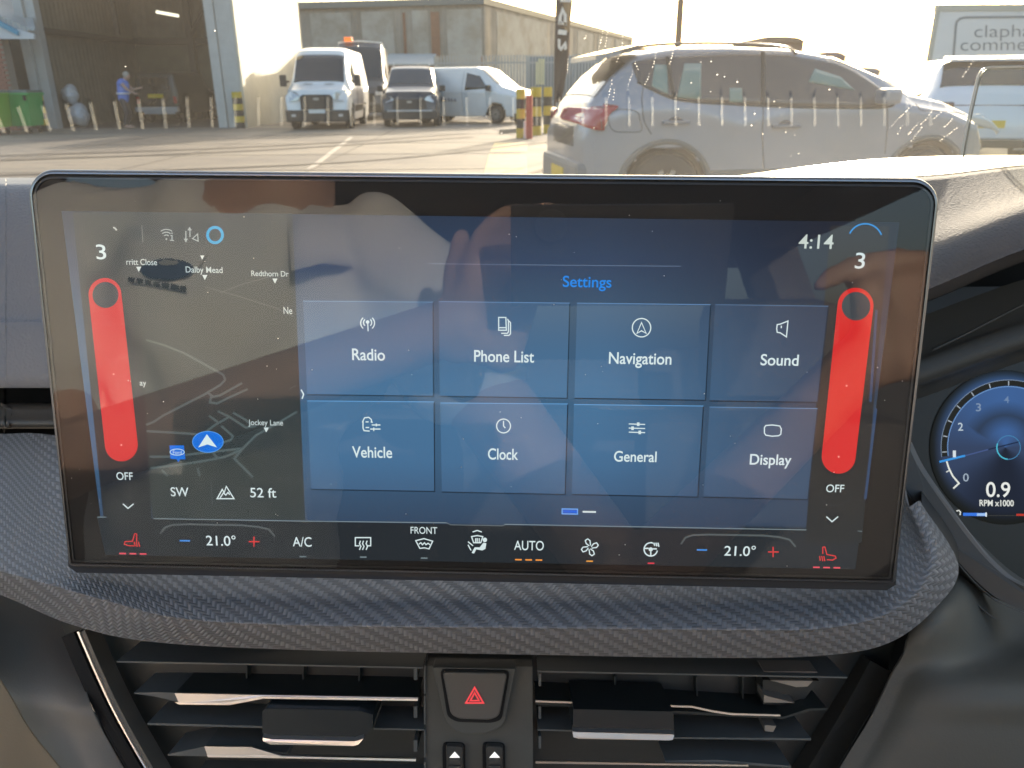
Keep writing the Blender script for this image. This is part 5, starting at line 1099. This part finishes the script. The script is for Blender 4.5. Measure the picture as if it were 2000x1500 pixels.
# ---- street poles
def pole(px, y, r, ytop, label):
    b0 = G(px, 200); x = gx(px, y); bm = bmesh.new(); tube(bm, [(x, y, 0), (x, y, 3.0), (x, y, 7)], [r, r, r * .7], 10)
    tag(mk('lamp_pole', bm, mat('pole_brown', (.20, .12, .07), .7)), label, 'pole', 'thin poles beyond the silver car')
pole(1318, 25, .10, -60, 'thin brown pole rising behind the roof of the silver car')
# distant low building and trees at right of car roof
for x0, x1, yt, y, c, lb, nm in ((1486, 1558, 72, 40, (.30, .20, .13), 'small brown hut roof far beyond the silver car roof', 'distant_hut'), (1600, 1642, 102, 45, (.34, .25, .24), 'distant pinkish shed end behind the silver car windscreen', 'distant_shed'), (1640, 1712, 132, 48, (.36, .33, .34), 'distant long low grey shed left of the white car', 'distant_shed')):
    r_ = empty(nm, (gx((x0 + x1) / 2, y), y, 0), 0, lb, 'shed'); zt = PY(x0, yt, y).z
    boxobj('wall', (gx(x0, y), y, 0), (gx(x1, y), y + 6, zt - .25), mat('far_wall_%d' % x0, c, .8, var=(1, .6, tuple(v * .7 for v in c))), r_, world=True)
    bm = bmesh.new(); xa, xb = gx(x0 - 2, y), gx(x1 + 3, y); prism(bm, [(xa, y - .2, zt - .25), (xb, y - .2, zt - .25), (xb - .4, y - .2, zt - .05), ((xa + xb) / 2, y - .2, zt), (xa, y - .2, zt)], (0, 6, 0)); mk('roof', bm, mat('far_wall_%d' % x0, c), r_, world=True)
# ---- white box truck with lettering
BT = empty('sign_board', (13, 21, 0), 0, 'large white board lettered clapham commercials, standing behind the white car at right', 'sign')
bxm = mat('box_white', (.66, .68, .68), .45, var=(.8, .3, (.56, .57, .55)))
TY = 21.0; xl = gx(1803, TY) ; zt = PY(1810, 11, TY).z
boxobj('panel', (xl, TY, 1.0), (xl + 7.0, TY + .12, zt), bxm, BT, .01, world=True)
for k in range(4): boxobj('post', (xl + .3 + 2.1 * k, TY + .14, 0), (xl + .45 + 2.1 * k, TY + .28, zt - .1), mat('rail_alu', (.42, .42, .38), .4, .5), BT, world=True)
boxobj('top_rail', (xl - .02, TY - .03, zt - .12), (xl + 7.02, TY + .15, zt + .02), mat('rail_alu', (.42, .42, .38), .4, .5), BT, world=True); boxobj('corner_post', (xl - .03, TY - .02, 1.0), (xl + .06, TY + .08, zt - .12), mat('rail_alu', (.42, .42, .38), .4, .5), BT, world=True)
lg = mat('letter_grey', (.20, .23, .25), .6)
def TP(x, y): return PY(x, y, TY - .012)
bm = bmesh.new(); ribbon(bm, [(1862, 118), (1867, 50), (1869, 42), (1876, 36), (1886, 34), (2000, 33), (2230, 31)], 4.5, 0, TP); mk('border_line', bm, lg, BT, False, True, norm=False)
for txt, x0, x1, b_, cap in (('clapham', 1903, 2048, 73, 24), ('commercials', 1876, 2095, 99, 24)):
    p0, p1, p2 = TP(x0, b_), TP(x1, b_ - 2), TP(x0 + .5, b_ - cap); wtext('lettering', txt, p0, p1 - p0, p2 - p0, (p1 - p0).length, (p2 - p0).length, lg, BT, -.008)
# ---- white SUV seen from behind
U = empty('white_car', (gx(1938, 12.9), 12.9, 0), R_(180 - 15.5), 'white estate car seen from behind at right, with large dark rear window', 'car', 'parked cars')
U.rotation_euler = (0, 0, R_(-15.5)); U.scale = (1, 1, .945)
L5 = 4.4
# here s runs from the tail (0) forward
S5 = Shell([(0, .45, .75, .72, .80, .6, .66, .05), (.06, .30, .95, .85, .90, .80, .78, .06), (.14, .28, 1.16, .88, .93, .95, .80, .07), (.30, .28, 1.38, .88, .94, 1.0, .74, .10), (.62, .28, 1.70, .88, .94, 1.02, .68, .12), (1.1, .28, 1.745, .89, .94, 1.02, .68, .12), (2.3, .28, 1.74, .89, .94, 1.0, .68, .12), (2.7, .28, 1.66, .89, .94, 1.0, .67, .12), (3.35, .28, 1.20, .89, .94, .98, .74, .10), (3.6, .28, 1.08, .88, .92, .95, .78, .08), (4.4, .30, .92, .82, .88, .80, .7, .06), (4.55, .4, .7, .65, .7, .6, .55, .05)], U)
wc = mat('pearl_white', (.66, .70, .76), .18, coat=.8); S5.build('body', wc, 90, holes=((.95, .33, .38), (3.7, .33, .38)))
S5.top('rear_window', .24, .60, -.93, .93, glassd, .008)
bm = bmesh.new(); prism(bm, [(-.66, .50, 1.72), (.66, .50, 1.72), (.60, .80, 1.77), (-.60, .80, 1.77)], (0, 0, -.035)); mk('spoiler', bm, wc, U)
for sx in (-1, 1):
    S5.side('rear_side_window', [(.58, 1.30), (.75, 1.10), (1.6, 1.08)], [(.62, 1.34), (.85, 1.56), (1.6, 1.60)], glassd, sx); S5.side('front_side_window', [(1.68, 1.08), (2.4, 1.08), (3.05, 1.12)], [(1.68, 1.60), (2.4, 1.60), (3.0, 1.22)], mat('glass_pale_green', (.16, .21, .19), .08), sx)
    boxobj('tail_lamp', (sx * .70 - .20, .0, .93), (sx * .70 + .20, .25, 1.05), mat('lamp_dark', (.06, .02, .02), .15, coat=1), U, .03)
    S5.line('door_seam', [(1.64, .5), (1.64, 1.1)], gap, sx, .004)
    for yy in (.95, 3.7): wheel(U, sx * .82, yy, .34)
boxobj('number_plate', (-.26, -.01, .64), (.26, .05, .76), mat('plate_yellow', (.75, .50, .02), .5), U); boxobj('bumper', (-.84, .0, .32), (.84, .12, .52), blk, U, .04)
boxobj('lamp_bar', (-.52, .075, .975), (.52, .12, 1.0), mat('lamp_dark', (.06, .02, .02), .15, coat=1), U)
# ---- silver hatchback crossing the view
th = R_(9); dx, dy = cos(th), sin(th); A = V((.66, 7.30, 0)); Lc = 4.05
front = A + V((dx, dy, 0)) * Lc
SV = empty('silver_car', (0, 0, 0), 0, 'silver-blue hatchback parked broadside with red tail lamp and roof rails', 'car', 'parked cars')
# local frame: x across (near flank negative), y from the nose back to the tail
ly = V((-dx, -dy, 0)); lx = V((ly.y, -ly.x, 0))
SV.location = front - lx * -.88; SV.rotation_euler = (0, 0, math.atan2(ly.y, ly.x) - pi / 2)
SVM = xf(SV); SVI = SVM.inverted()
sil = mat('silver_paint', (.33, .335, .355), .36, .30, coat=.7, var=(1.2, .5, (.34, .36, .42)))
stS = [(0, .40, .66, .60, .66, .56, .56, .05), (.05, .26, .86, .76, .81, .70, .70, .06), (.16, .22, 1.00, .83, .86, .86, .74, .07), (.47, .22, 1.11, .86, .88, .97, .76, .07), (.84, .22, 1.18, .87, .885, 1.03, .76, .07), (1.13, .22, 1.34, .87, .885, 1.06, .72, .09), (1.58, .22, 1.51, .87, .885, 1.07, .65, .11), (2.02, .22, 1.58, .87, .885, 1.08, .62, .11), (2.6, .22, 1.60, .87, .885, .97, .60, .11), (3.1, .22, 1.595, .87, .885, 1.10, .60, .11), (3.50, .22, 1.54, .87, .88, 1.10, .60, .10), (3.74, .24, 1.36, .86, .87, 1.05, .63, .10), (3.95, .26, 1.12, .83, .845, .98, .68, .08), (4.05, .32, .92, .74, .78, .80, .66, .06)]
SS = Shell(stS, SV)
def sp(px, py, x=None):
    """(s, z) on the near flank for a pixel, honouring the flank's shape"""
    h = .88
    for _ in range(6):
        o = SVI @ EYE; r = SVI.to_3x3() @ ray(px, py); t = (-h - o.x) / r.x; q = o + r * t
        if x is not None: break
        h = SS.half(min(max(q.y, .0), Lc), q.z)
    return (q.y, q.z)
SS.build('body', sil, 150, holes=((.66, .335, .43), (3.28, .335, .43)))
gs = mat('car_side_glass', (.075, .060, .052), .07, spec=.7, coat=.4)
lo = [sp(*p) for p in ((1234, 128), (1245, 158), (1262, 172), (1300, 185), (1350, 196), (1450, 202), (1560, 207), (1660, 210), (1720, 208), (1748, 200))]
up = [sp(*p) for p in ((1234, 124), (1250, 117), (1275, 112), (1320, 107), (1380, 103), (1450, 100), (1560, 102), (1640, 122), (1700, 158), (1748, 197))]
S_glass = SS.side('side_glass', lo, up, gs, -1, .006, n=60, mrows=8)
pg = mat('see_through_green', (.16, .25, .21), .15, var=(3, .5, (.20, .30, .27)))
for l_, u_ in ((((1272, 168), (1304, 184)), ((1278, 126), (1303, 127))), (((1322, 190), (1368, 194)), ((1336, 124), (1369, 124))), (((1424, 199), (1450, 200)), ((1424, 172), (1448, 172))), (((1578, 160), (1668, 176)), ((1590, 134), (1640, 150)))):
    SS.side('window_view', [sp(*p) for p in l_], [sp(*p) for p in u_], pg, -1, .011, n=8, mrows=3)
for p, q in (((1315, 186), (1303, 112)), ((1490, 203), (1490, 102))): SS.line('pillar', [sp(*p), sp(*q)], mat('pillar_black', (.02, .018, .016), .4), -1, .022, .004)
SS.line('seal', [sp(*p) for p in ((1245, 160), (1300, 187), (1350, 198), (1450, 204), (1560, 209), (1720, 210), (1748, 200))], mat('seal_black', (.02, .018, .016), .5), -1, .012, .004)
SS.line('door_seam', [sp(*p) for p in ((1256, 170), (1254, 200), (1258, 235), (1272, 262))], mat('seam_line', (.10, .105, .12), .5), -1, .005, .001)
SS.line('door_seam', [sp(*p) for p in ((1490, 206), (1489, 250), (1492, 330))], mat('seam_line', (.10, .105, .12), .5), -1, .005, .001); SS.line('door_seam', [sp(*p) for p in ((1732, 208), (1733, 250), (1728, 300))], mat('seam_line', (.10, .105, .12), .5), -1, .005, .001)
SS.line('fuel_flap', [sp(*p) for p in ((1188, 225), (1190, 243), (1200, 256), (1222, 258), (1252, 256), (1250, 235), (1242, 217), (1205, 214), (1188, 225))], mat('seam_line', (.10, .105, .12), .5), -1, .004, .001)
SS.line('bonnet_seam', [sp(*p) for p in ((1788, 203), (1800, 215), (1840, 217), (1900, 228))], mat('seam_line', (.10, .105, .12), .5), -1, .004, .001)
for cx_, cy_ in ((1319, 239), (1534, 246)):
    a_, b__ = sp(cx_ - 27, cy_), sp(cx_ + 27, cy_); x_ = -(SS.half(a_[0], a_[1]) + .03)
    h_ = boxobj('door_handle', (x_ - .012, b__[0], a_[1] - .018), (x_ + .03, a_[0], a_[1] + .014), mat('handle_grey', (.20, .21, .235), .3, coat=.5), SV, .008)
    SS.side('handle_cup', [sp(cx_ - 14, cy_ - 3), sp(cx_, cy_), sp(cx_ + 16, cy_ - 3)], [sp(cx_ - 12, cy_ - 6), sp(cx_, cy_ - 12), sp(cx_ + 14, cy_ - 6)], mat('handle_cup', (.09, .09, .10), .5), -1, .004, n=8, mrows=2, parent=h_)
for sgn, nm in ((-1, 'near'), (1, 'far')):
    pts = [(sgn * (.60), s, z) for s, z in cr([(1.98, 1.52), (2.08, 1.575), (2.4, 1.603), (2.9, 1.612), (3.35, 1.596), (3.60, 1.56), (3.66, 1.53)], 24)]
    bm = bmesh.new(); tube(bm, pts, .013, 8); mk('roof_rail', bm, mat('rail_bronze', (.30, .22, .17), .35, .5), SV, True)
# tail lamp
lo = [sp(1092, 228), sp(1110, 243), sp(1135, 246), sp(1152, 238), sp(1170, 222), sp(1188, 207)]; up = [sp(1100, 212), sp(1120, 207), sp(1140, 205), sp(1160, 204), sp(1178, 204), sp(1189, 205)]
tl = SS.side('tail_lamp', lo, up, redl, -1, .014, n=24, mrows=6, thick=.02)
SS.line('lamp_rib', [sp(1130, 244), sp(1126, 208)], mat('lamp_dark_red', (.12, .01, .015), .3), -1, .006, .022, 6, parent=tl)  # dark red rib across the lamp
# rear hatch glass, spoiler, number-plate recess, bumper
SS.top('windscreen', .90, 1.60, -.92, .92, glassd, .008); SS.top('rear_window', 3.60, 3.90, -.90, .90, glassd, .010)
bm = bmesh.new(); q = [(-.60, 3.50, 1.60), (-.60, 3.80, 1.53), (-.5, 3.87, 1.52), (.5, 3.87, 1.52), (.60, 3.80, 1.53), (.60, 3.50, 1.60)]; prism(bm, q, (0, 0, -.045)); mk('spoiler', bm, sil, SV)
bm = bmesh.new(); box(bm, (-.45, 4.02, .72), (.45, 4.05, .90)); mk('plate_recess', bm, mat('recess_dark', (.05, .05, .05), .5), SV)
boxobj('rear_bumper', (-.80, 3.88, .30), (.80, 4.10, .60), mat('bumper_grey', (.20, .205, .21), .5), SV, .05); boxobj('tail_lamp', (.55, 3.94, .90), (.80, 4.02, 1.04), redl, SV, .03)
bm = bmesh.new(); box(bm, (-.26, 4.10, .40), (.26, 4.112, .51)); mk('number_plate', bm, mat('plate_yellow', (.75, .50, .02), .5), SV)
# mirror, headlight, arches, wheels
ms, mz = sp(1715, 190); boxobj('door_mirror', (-1.06, ms - .10, mz - .06), (-.86, ms + .07, mz + .08), sil, SV, .04)
SS.side('headlight', [sp(1905, 243), sp(1925, 250), sp(1945, 262)], [sp(1912, 222), sp(1930, 232), sp(1950, 255)], lamp, -1, .012, n=10, mrows=3, thick=.02)
for s0 in (.66, 3.28):
    bm = bmesh.new(); tube(bm, [(-.865, s0 + .445 * cos(a), .335 + .445 * sin(a)) for a in (pi * k / 24 for k in range(-1, 26))], .035, 6); mk('arch_trim', bm, mat('arch_plastic', (.14, .14, .13), .6), SV, True)
    bm = bmesh.new(); tube(bm, [(-.83, s0, .335), (.83, s0, .335)], .37, 24); mk('arch_liner', bm, mat('liner_black', (.015, .015, .015), .9), SV)
    for x in (-.80, .80): wheel(SV, x, s0, .335, .21)
boxobj('sill_trim', (-.885, 1.2, .22), (-.84, 2.85, .36), mat('arch_plastic', (.14, .14, .13), .6), SV, .02)
boxobj('lower_door_trim', (-.898, 1.2, .44), (-.87, 2.85, .52), mat('arch_plastic', (.14, .14, .13), .6), SV, .012)
# ---- low kerb beside the hatched paint
ka, kb = G(975, 262), G(1050, 256)
bm = bmesh.new(); prism(bm, [ka, kb, kb + V((.1, .25, 0)), ka + V((.1, .25, 0))], (0, 0, .12)); tag(mk('kerb', bm, mat('kerb_grey', (.28, .26, .23), .8)), kind='structure')
# ============================================================ cabin round the camera and the people
CB = empty('car_cabin', (0, -.6, .2), 0, 'dark cabin shell around the camera: roof, pillars, doors and rear seat', 'car interior')
lin_ = mat('headliner', (.22, .21, .20), .9); trimd = mat('cabin_trim', (.11, .105, .10), .7); seatm = mat('seat_fabric', (.10, .10, .105), .85, bump=(300, .3, 'grain'))
cb = lambda name, lo, hi, m, bev=0, mtx=None: boxobj(name, lo, hi, m, CB, bev, mtx, world=True)
cb('roof_header', (-.70, .12, 1.50), (.70, .30, 1.54), lin_, .01)
cb('rear_roof', (-.64, -2.3, 1.555), (.64, -1.15, 1.58), lin_, .01); cb('roof_crossbar', (-.64, -.72, 1.54), (.64, -.62, 1.58), lin_, .01); cb('added_light_pane', (-.64, -1.15, 1.560), (.64, -.72, 1.566), pane('light_pane_glass', (.9, .92, .92)))  # glazed strip added to let more sky light onto the dashboard
for s in (-1, 1):
    cb('roof_rail', (s * .68 - .05, -2.3, 1.48), (s * .68 + .05, .20, 1.56), lin_, .01)
    bm = bmesh.new(); tube(bm, [(s * .80, 1.20, .98), (s * .72, .20, 1.52)], .035, 8); mk('windscreen_pillar', bm, trimd, CB, world=True)
    cb('door', (s * .80 - .04, -2.2, .20), (s * .80 + .04, 1.2, .96), trimd, .02)
    bm = bmesh.new(); tube(bm, [(s * .78, -.45, .9), (s * .70, -.5, 1.52)], .045, 8); mk('door_pillar', bm, trimd, CB, world=True)
    bm = bmesh.new(); tube(bm, [(s * .78, -1.6, .9), (s * .66, -1.9, 1.52)], .09, 8); mk('rear_pillar', bm, trimd, CB, world=True)
cb('floor', (-.8, -2.3, .14), (.8, 1.2, .2), trimd); cb('parcel_shelf', (-.7, -2.3, .90), (.7, -1.5, .94), trimd); cb('tail_panel', (-.75, -2.36, .2), (.75, -2.3, 1.0), trimd)
cb('rear_seat_back', (-.66, -1.52, .40), (.66, -1.36, 1.02), seatm, .04); cb('rear_seat_cushion', (-.66, -1.4, .3), (.66, -.86, .46), seatm, .04)
for x in (-.36, .36):
    cb('rear_headrest', (x - .12, -1.52, 1.03), (x + .12, -1.42, 1.18), seatm, .03)
cb('seat_back', (-.60, -.66, .42), (-.12, -.52, 1.06), seatm, .05); cb('seat_cushion', (-.60, -.55, .30), (-.12, -.05, .44), seatm, .04); cb('headrest', (-.48, -.68, 1.08), (-.24, -.58, 1.26), seatm, .04)
cb('seat_back', (.16, -.86, .42), (.62, -.72, 1.06), seatm, .05); cb('seat_cushion', (.16, -.75, .30), (.62, -.25, .44), seatm, .04); cb('headrest', (.28, -.90, 1.08), (.52, -.80, 1.26), seatm, .04)
cb('tunnel', (-.12, -.8, .2), (.12, .2, .52), trimd, .03)

skin = mat('skin', (.48, .32, .26), .55, var=(14, .4, (.44, .27, .22))); shirt = mat('white_shirt', (.70, .71, .72), .8, bump=(26, .5, 'noise'))
m_ = MR
PR = empty('person', (-.33, -.35, .44), 0, 'person in a white collared shirt holding up a phone, mirrored in the touchscreen', 'person')
neck = m_(550, 360, .90); chest = m_(440, 640, .93); shL = m_(165, 470, .93); shR = m_(745, 505, .93); belly = m_(430, 950, .95); hip = m_(430, 1180, .98)
elL = m_(120, 900, .82); elR = m_(1230, 1150, .84); haL = m_(960, 610, .69); haR = m_(1745, 640, .70)
headc = neck + V((.02, .03, .18)); tilt = (headc - neck).normalized()
bm = bmesh.new()
capsule(bm, chest, .125, belly, .120); capsule(bm, belly, .12, hip, .14); capsule(bm, shL + V((.03, 0, -.01)), .062, shR + V((-.03, 0, -.01)), .062); capsule(bm, shL + V((.08, 0, -.10)), .09, shR + V((-.08, 0, -.10)), .09)
capsule(bm, chest + V((0, 0, .08)), .09, neck + V((0, 0, -.02)), .062); capsule(bm, neck - V((0, 0, .03)), .060, headc - V((0, .01, .05)), .056)
bm2 = bmesh.new(); bmesh.ops.create_icosphere(bm, subdivisions=3, radius=1, matrix=M.Translation(headc + V((0, -.005, .02))) @ M.Diagonal((.075, .095, .115, 1)))
capsule(bm, headc + V((0, .055, -.065)), .030, headc + V((0, .02, -.05)), .05); capsule(bm, headc + V((0, .090, -.002)), .009, headc + V((0, .105, -.028)), .013)
for sx in (-1, 1): capsule(bm, headc + V((sx * .076, -.01, .01)), .014, headc + V((sx * .074, -.005, -.02)), .009)
capsule(bm, headc + V((-.02, .086, -.055)), .009, headc + V((.02, .086, -.055)), .009)
for s_, e_, h_ in ((shL, elL, haL), (shR, elR, haR)):
    capsule(bm, s_, .054, e_, .042); capsule(bm, e_, .040, h_ - (h_ - e_).normalized() * .03, .026)
def fingers(bm, h, along, across, curlv, r=.0085, lens=(.068, .076, .072, .058), thumb=None):
    along = along.normalized(); across = across.normalized(); curlv = curlv.normalized()
    capsule(bm, h - along * .035 - across * .02, .018, h + along * .03 - across * .024, .014); capsule(bm, h - along * .035 + across * .02, .018, h + along * .03 + across * .024, .014); capsule(bm, h - along * .03, .02, h + along * .03, .016)
    for k, L_ in enumerate(lens):
        b0 = h + along * .034 + across * (-.030 + .020 * k); p1 = b0 + along * L_ * .42 + curlv * .006; p2 = p1 + (along * .5 + curlv).normalized() * L_ * .34; p3 = p2 + (curlv - along * .15).normalized() * L_ * .26
        capsule(bm, b0, r * 1.05, p1, r, 10); capsule(bm, p1, r, p2, r * .92, 10); capsule(bm, p2, r * .92, p3, r * .8, 10)
    t0 = h - across * .028 - along * .01; t = thumb or (-across * .6 + along + curlv * .3).normalized(); capsule(bm, t0, .012, t0 + t * .035, .0105, 10); capsule(bm, t0 + t * .035, .0105, t0 + (t + curlv * .2).normalized() * .068, .009, 10)
fingers(bm, haL, V((.25, .25, .8)), V((1, 0, -.2)), V((.5, .25, .2)), thumb=V((-.1, .0, 1)))
fingers(bm, haR, V((-.1, .1, .9)), V((-.9, 0, -.1)), V((-.6, .1, -.5)), thumb=V((-.5, .0, .8)))
fuse('body', bm, skin, .0046, PR, 3, world=True)
bm = bmesh.new()
g_ = .014
capsule(bm, chest, .125 + g_ * 1.5, belly, .13 + g_); capsule(bm, belly, .13 + g_, hip, .15); capsule(bm, shL + V((.03, 0, -.01)), .062 + g_, shR + V((-.03, 0, -.01)), .062 + g_); capsule(bm, shL + V((.08, 0, -.10)), .09 + g_, shR + V((-.08, 0, -.10)), .09 + g_)
capsule(bm, chest + V((0, 0, .09)), .10, neck + V((0, 0, -.065)), .066)
capsule(bm, shL, .068, shL.lerp(elL, .62), .066); capsule(bm, shR, .070, shR.lerp(elR, .34), .074)
capsule(bm, shR + V((.0, .02, .01)), .06, shR.lerp(elR, .2) + V((.03, .01, 0)), .07)
sh_ = fuse('shirt', bm, shirt, .008, PR, 4, world=True)
for v in sh_.data.vertices:
    c = v.co; v.co = c + v.normal * (.0035 * sin(c.x * 60 + c.z * 30 + 2 * sin(c.z * 14 + c.x * 7)) + .0015 * sin(c.z * 80 + c.x * 60))
# collar: two folded flaps
nb = neck + V((0, 0, -.065))
for s in (-1, 1):
    bm = bmesh.new(); L_ = []
    for k in range(9):
        a = R_(95 - s * 0 + s * (10 + 150 * k / 8)) - (0 if s > 0 else 0); a = R_(90) - s * R_(24 + 140 * k / 8)
        u = V((cos(a), sin(a), 0)); dn = .050 if k else .065
        L_.append([bm.verts.new(nb + u * .070 + V((0, 0, .026 - (0.02 if k == 0 else 0)))), bm.verts.new(nb + u * .080 + V((0, 0, .030 - (0.02 if k == 0 else 0)))), bm.verts.new(nb + u * (.106 if k else .122) + V((0, .0, .006 - dn * .8)))])
    for a, b_ in zip(L_, L_[1:]):
        for k in range(2): bm.faces.new((a[k], a[k + 1], b_[k + 1], b_[k]))
    o = mk('collar', bm, mat('collar_cloth', (.74, .745, .75), .8), PR, True, True); q = o.modifiers.new('t', 'SOLIDIFY'); q.thickness = .003
# breast badge, found where the mirrored pixel meets the shirt
dg = bpy.context.evaluated_depsgraph_get(); dg.update(); bv = BVHTree.FromObject(sh_, dg); shI = sh_.matrix_world.inverted() if False else (xf(PR).inverted().inverted() @ M())
def on_shirt(px, py, off=.003):
    o = refl(EYE); d = (MR(px, py, 1.0) - o).normalized(); h = bv.ray_cast(o, d, 3)
    return (h[0] + h[1] * (off if h[1].dot(d) < 0 else -off)) if h[0] else None
def patch(name, pts, m, off=.007):
    q = [on_shirt(x, y, off) for x, y in pts]
    if all(q):
        bm = bmesh.new(); c = bm.verts.new(sum(q, V()) / len(q)); v_ = [bm.verts.new(p) for p in q]
        for i in range(len(v_)): bm.faces.new((c, v_[i], v_[(i + 1) % len(v_)]))
        mk(name, bm, m, PR, False, True)
patch('breast_badge', ell(334, 532, 50, 19, 26), mat('badge_blue', (.030, .045, .11), .6)); patch('badge_pale_spot', ell(338, 523, 17, 5, 14), mat('badge_pale', (.35, .35, .33), .6), .010)  # small pale oval set on the blue badge
for k in range(7): patch('stitching', [(262 + 16 * k, 546 + 2.6 * k), (274 + 16 * k, 547 + 2.6 * k), (274 + 16 * k, 556 + 2.6 * k), (262 + 16 * k, 554 + 2.6 * k)], mat('stitch_dark', (.06, .06, .06), .7))
# trousers and legs, seated
bm = bmesh.new()
for s in (-1, 1):
    k_ = V((hip.x + s * .13, .02, .56)); f_ = V((hip.x + s * .13, .22, .24)); capsule(bm, hip + V((s * .09, 0, -.02)), .095, k_, .065); capsule(bm, k_, .062, f_, .042); capsule(bm, f_, .045, f_ + V((0, .12, -.01)), .035)
fuse('trousers', bm, mat('trouser_dark', (.03, .032, .04), .8), .010, PR, 4, world=True)
bm = bmesh.new(); bmesh.ops.create_icosphere(bm, subdivisions=3, radius=1, matrix=M.Translation(headc + V((0, -.022, .045))) @ M.Diagonal((.082, .092, .105, 1))); mk('hair', bm, mat('hair_brown', (.06, .04, .03), .8), PR, True, True)
for sx in (-1, 1):
    bm = bmesh.new(); bmesh.ops.create_icosphere(bm, subdivisions=2, radius=.012, matrix=M.Translation(headc + V((sx * .031, .076, .012)))); mk('eye', bm, mat('eye_white', (.7, .7, .68), .2), PR, True, True)
# tablet held up by both hands; the camera looks out of its corner
tb = empty('phone', (.065, -.012, 1.22), 0, 'dark phone held up sideways in front of the person, mirrored in the touchscreen', 'phone')
bm = bmesh.new(); c0 = refl(S(1039, 443)); axu = V((1, 0, 0)); axv = cw((0, 1, 0)); ax = EYE - cw((0, 0, 1)) * .006
prism(bm, [ax + axu * a + axv * b_ for a, b_ in ((-.016, -.014), (.146, -.014), (.146, .062), (-.016, .062))], cw((0, 0, -.007))); o = mk('case', bm, mat('phone_black', (.05, .05, .055), .4), tb, False, True)
bm = bmesh.new(); prism(bm, [ax + axu * (.014 + .012 * cos(a)) + axv * (.012 * sin(a)) + cw((0, 0, .003)) for a in (2 * pi * k / 20 for k in range(20))], cw((0, 0, -.003))); mk('lens_ring', bm, mat('lens_grey', (.2, .2, .2), .3, .8), tb, False, True)
# worker inside the workshop, bending over the off-road car
wx, wy = gx(240, 28.2), 28.2
WK = empty('person', (wx, wy, 0), 0, 'worker in a bright blue vest bending over the dark off-road car', 'person')
bm = bmesh.new(); hp = V((wx, wy, .95)); cs = V((wx + .06, wy, 1.40)); hd = V((wx + .22, wy, 1.62))
capsule(bm, hp, .15, cs, .17); capsule(bm, cs + V((.02, -.17, .05)), .08, cs + V((.02, .17, .05)), .08); capsule(bm, cs + V((.05, 0, .1)), .06, hd, .06)
bmesh.ops.create_icosphere(bm, subdivisions=3, radius=1, matrix=M.Translation(hd + V((.02, 0, .05))) @ M.Diagonal((.10, .085, .12, 1)))
for s in (-1, 1):
    sh0 = cs + V((.02, s * .2, .06)); el = sh0 + V((.20, -.02, -.22)); hh = el + V((.25, 0, .05 if s > 0 else -.14)); capsule(bm, sh0, .055, el, .045); capsule(bm, el, .042, hh, .028); capsule(bm, hh, .032, hh + V((.08, 0, .01)), .026)
    kn = V((wx + .08, wy + s * .11, .50)); ft = V((wx - .04, wy + s * .12, .08)); capsule(bm, hp + V((0, s * .09, -.05)), .095, kn, .065); capsule(bm, kn, .062, ft, .045); capsule(bm, ft, .05, ft + V((.17, 0, -.03)), .04)
fuse('body', bm, mat('worker_skin', (.42, .27, .21), .6), .022, WK, 3, world=True)
bm = bmesh.new(); capsule(bm, hp + V((0, 0, .02)), .175, cs, .195); capsule(bm, cs + V((.02, -.17, .05)), .10, cs + V((.02, .17, .05)), .10); fuse('vest', bm, mat('vest_blue', (.08, .20, .62), .6), .025, WK, 3, world=True)
bm = bmesh.new(); tube(bm, [(wx + .02 + .20 * cos(a), wy + .20 * sin(a), 1.12) for a in (2 * pi * k / 24 for k in range(24))], .028, 6, closed=True); mk('reflective_band', bm, mat('band_silver', (.7, .72, .75), .3), WK, True, True)
bm = bmesh.new()
for s in (-1, 1):
    kn = V((wx + .08, wy + s * .11, .50)); ft = V((wx - .04, wy + s * .12, .12)); capsule(bm, hp + V((0, s * .09, -.05)), .11, kn, .08); capsule(bm, kn, .078, ft, .062)
fuse('trousers', bm, mat('trouser_dark', (.03, .032, .04), .8), .025, WK, 3, world=True)
bm = bmesh.new(); bmesh.ops.create_icosphere(bm, subdivisions=3, radius=1, matrix=M.Translation(hd + V((0, 0, .08))) @ M.Diagonal((.11, .095, .11, 1))); mk('hair', bm, mat('hair_grey', (.35, .32, .28), .8), WK, True, True)
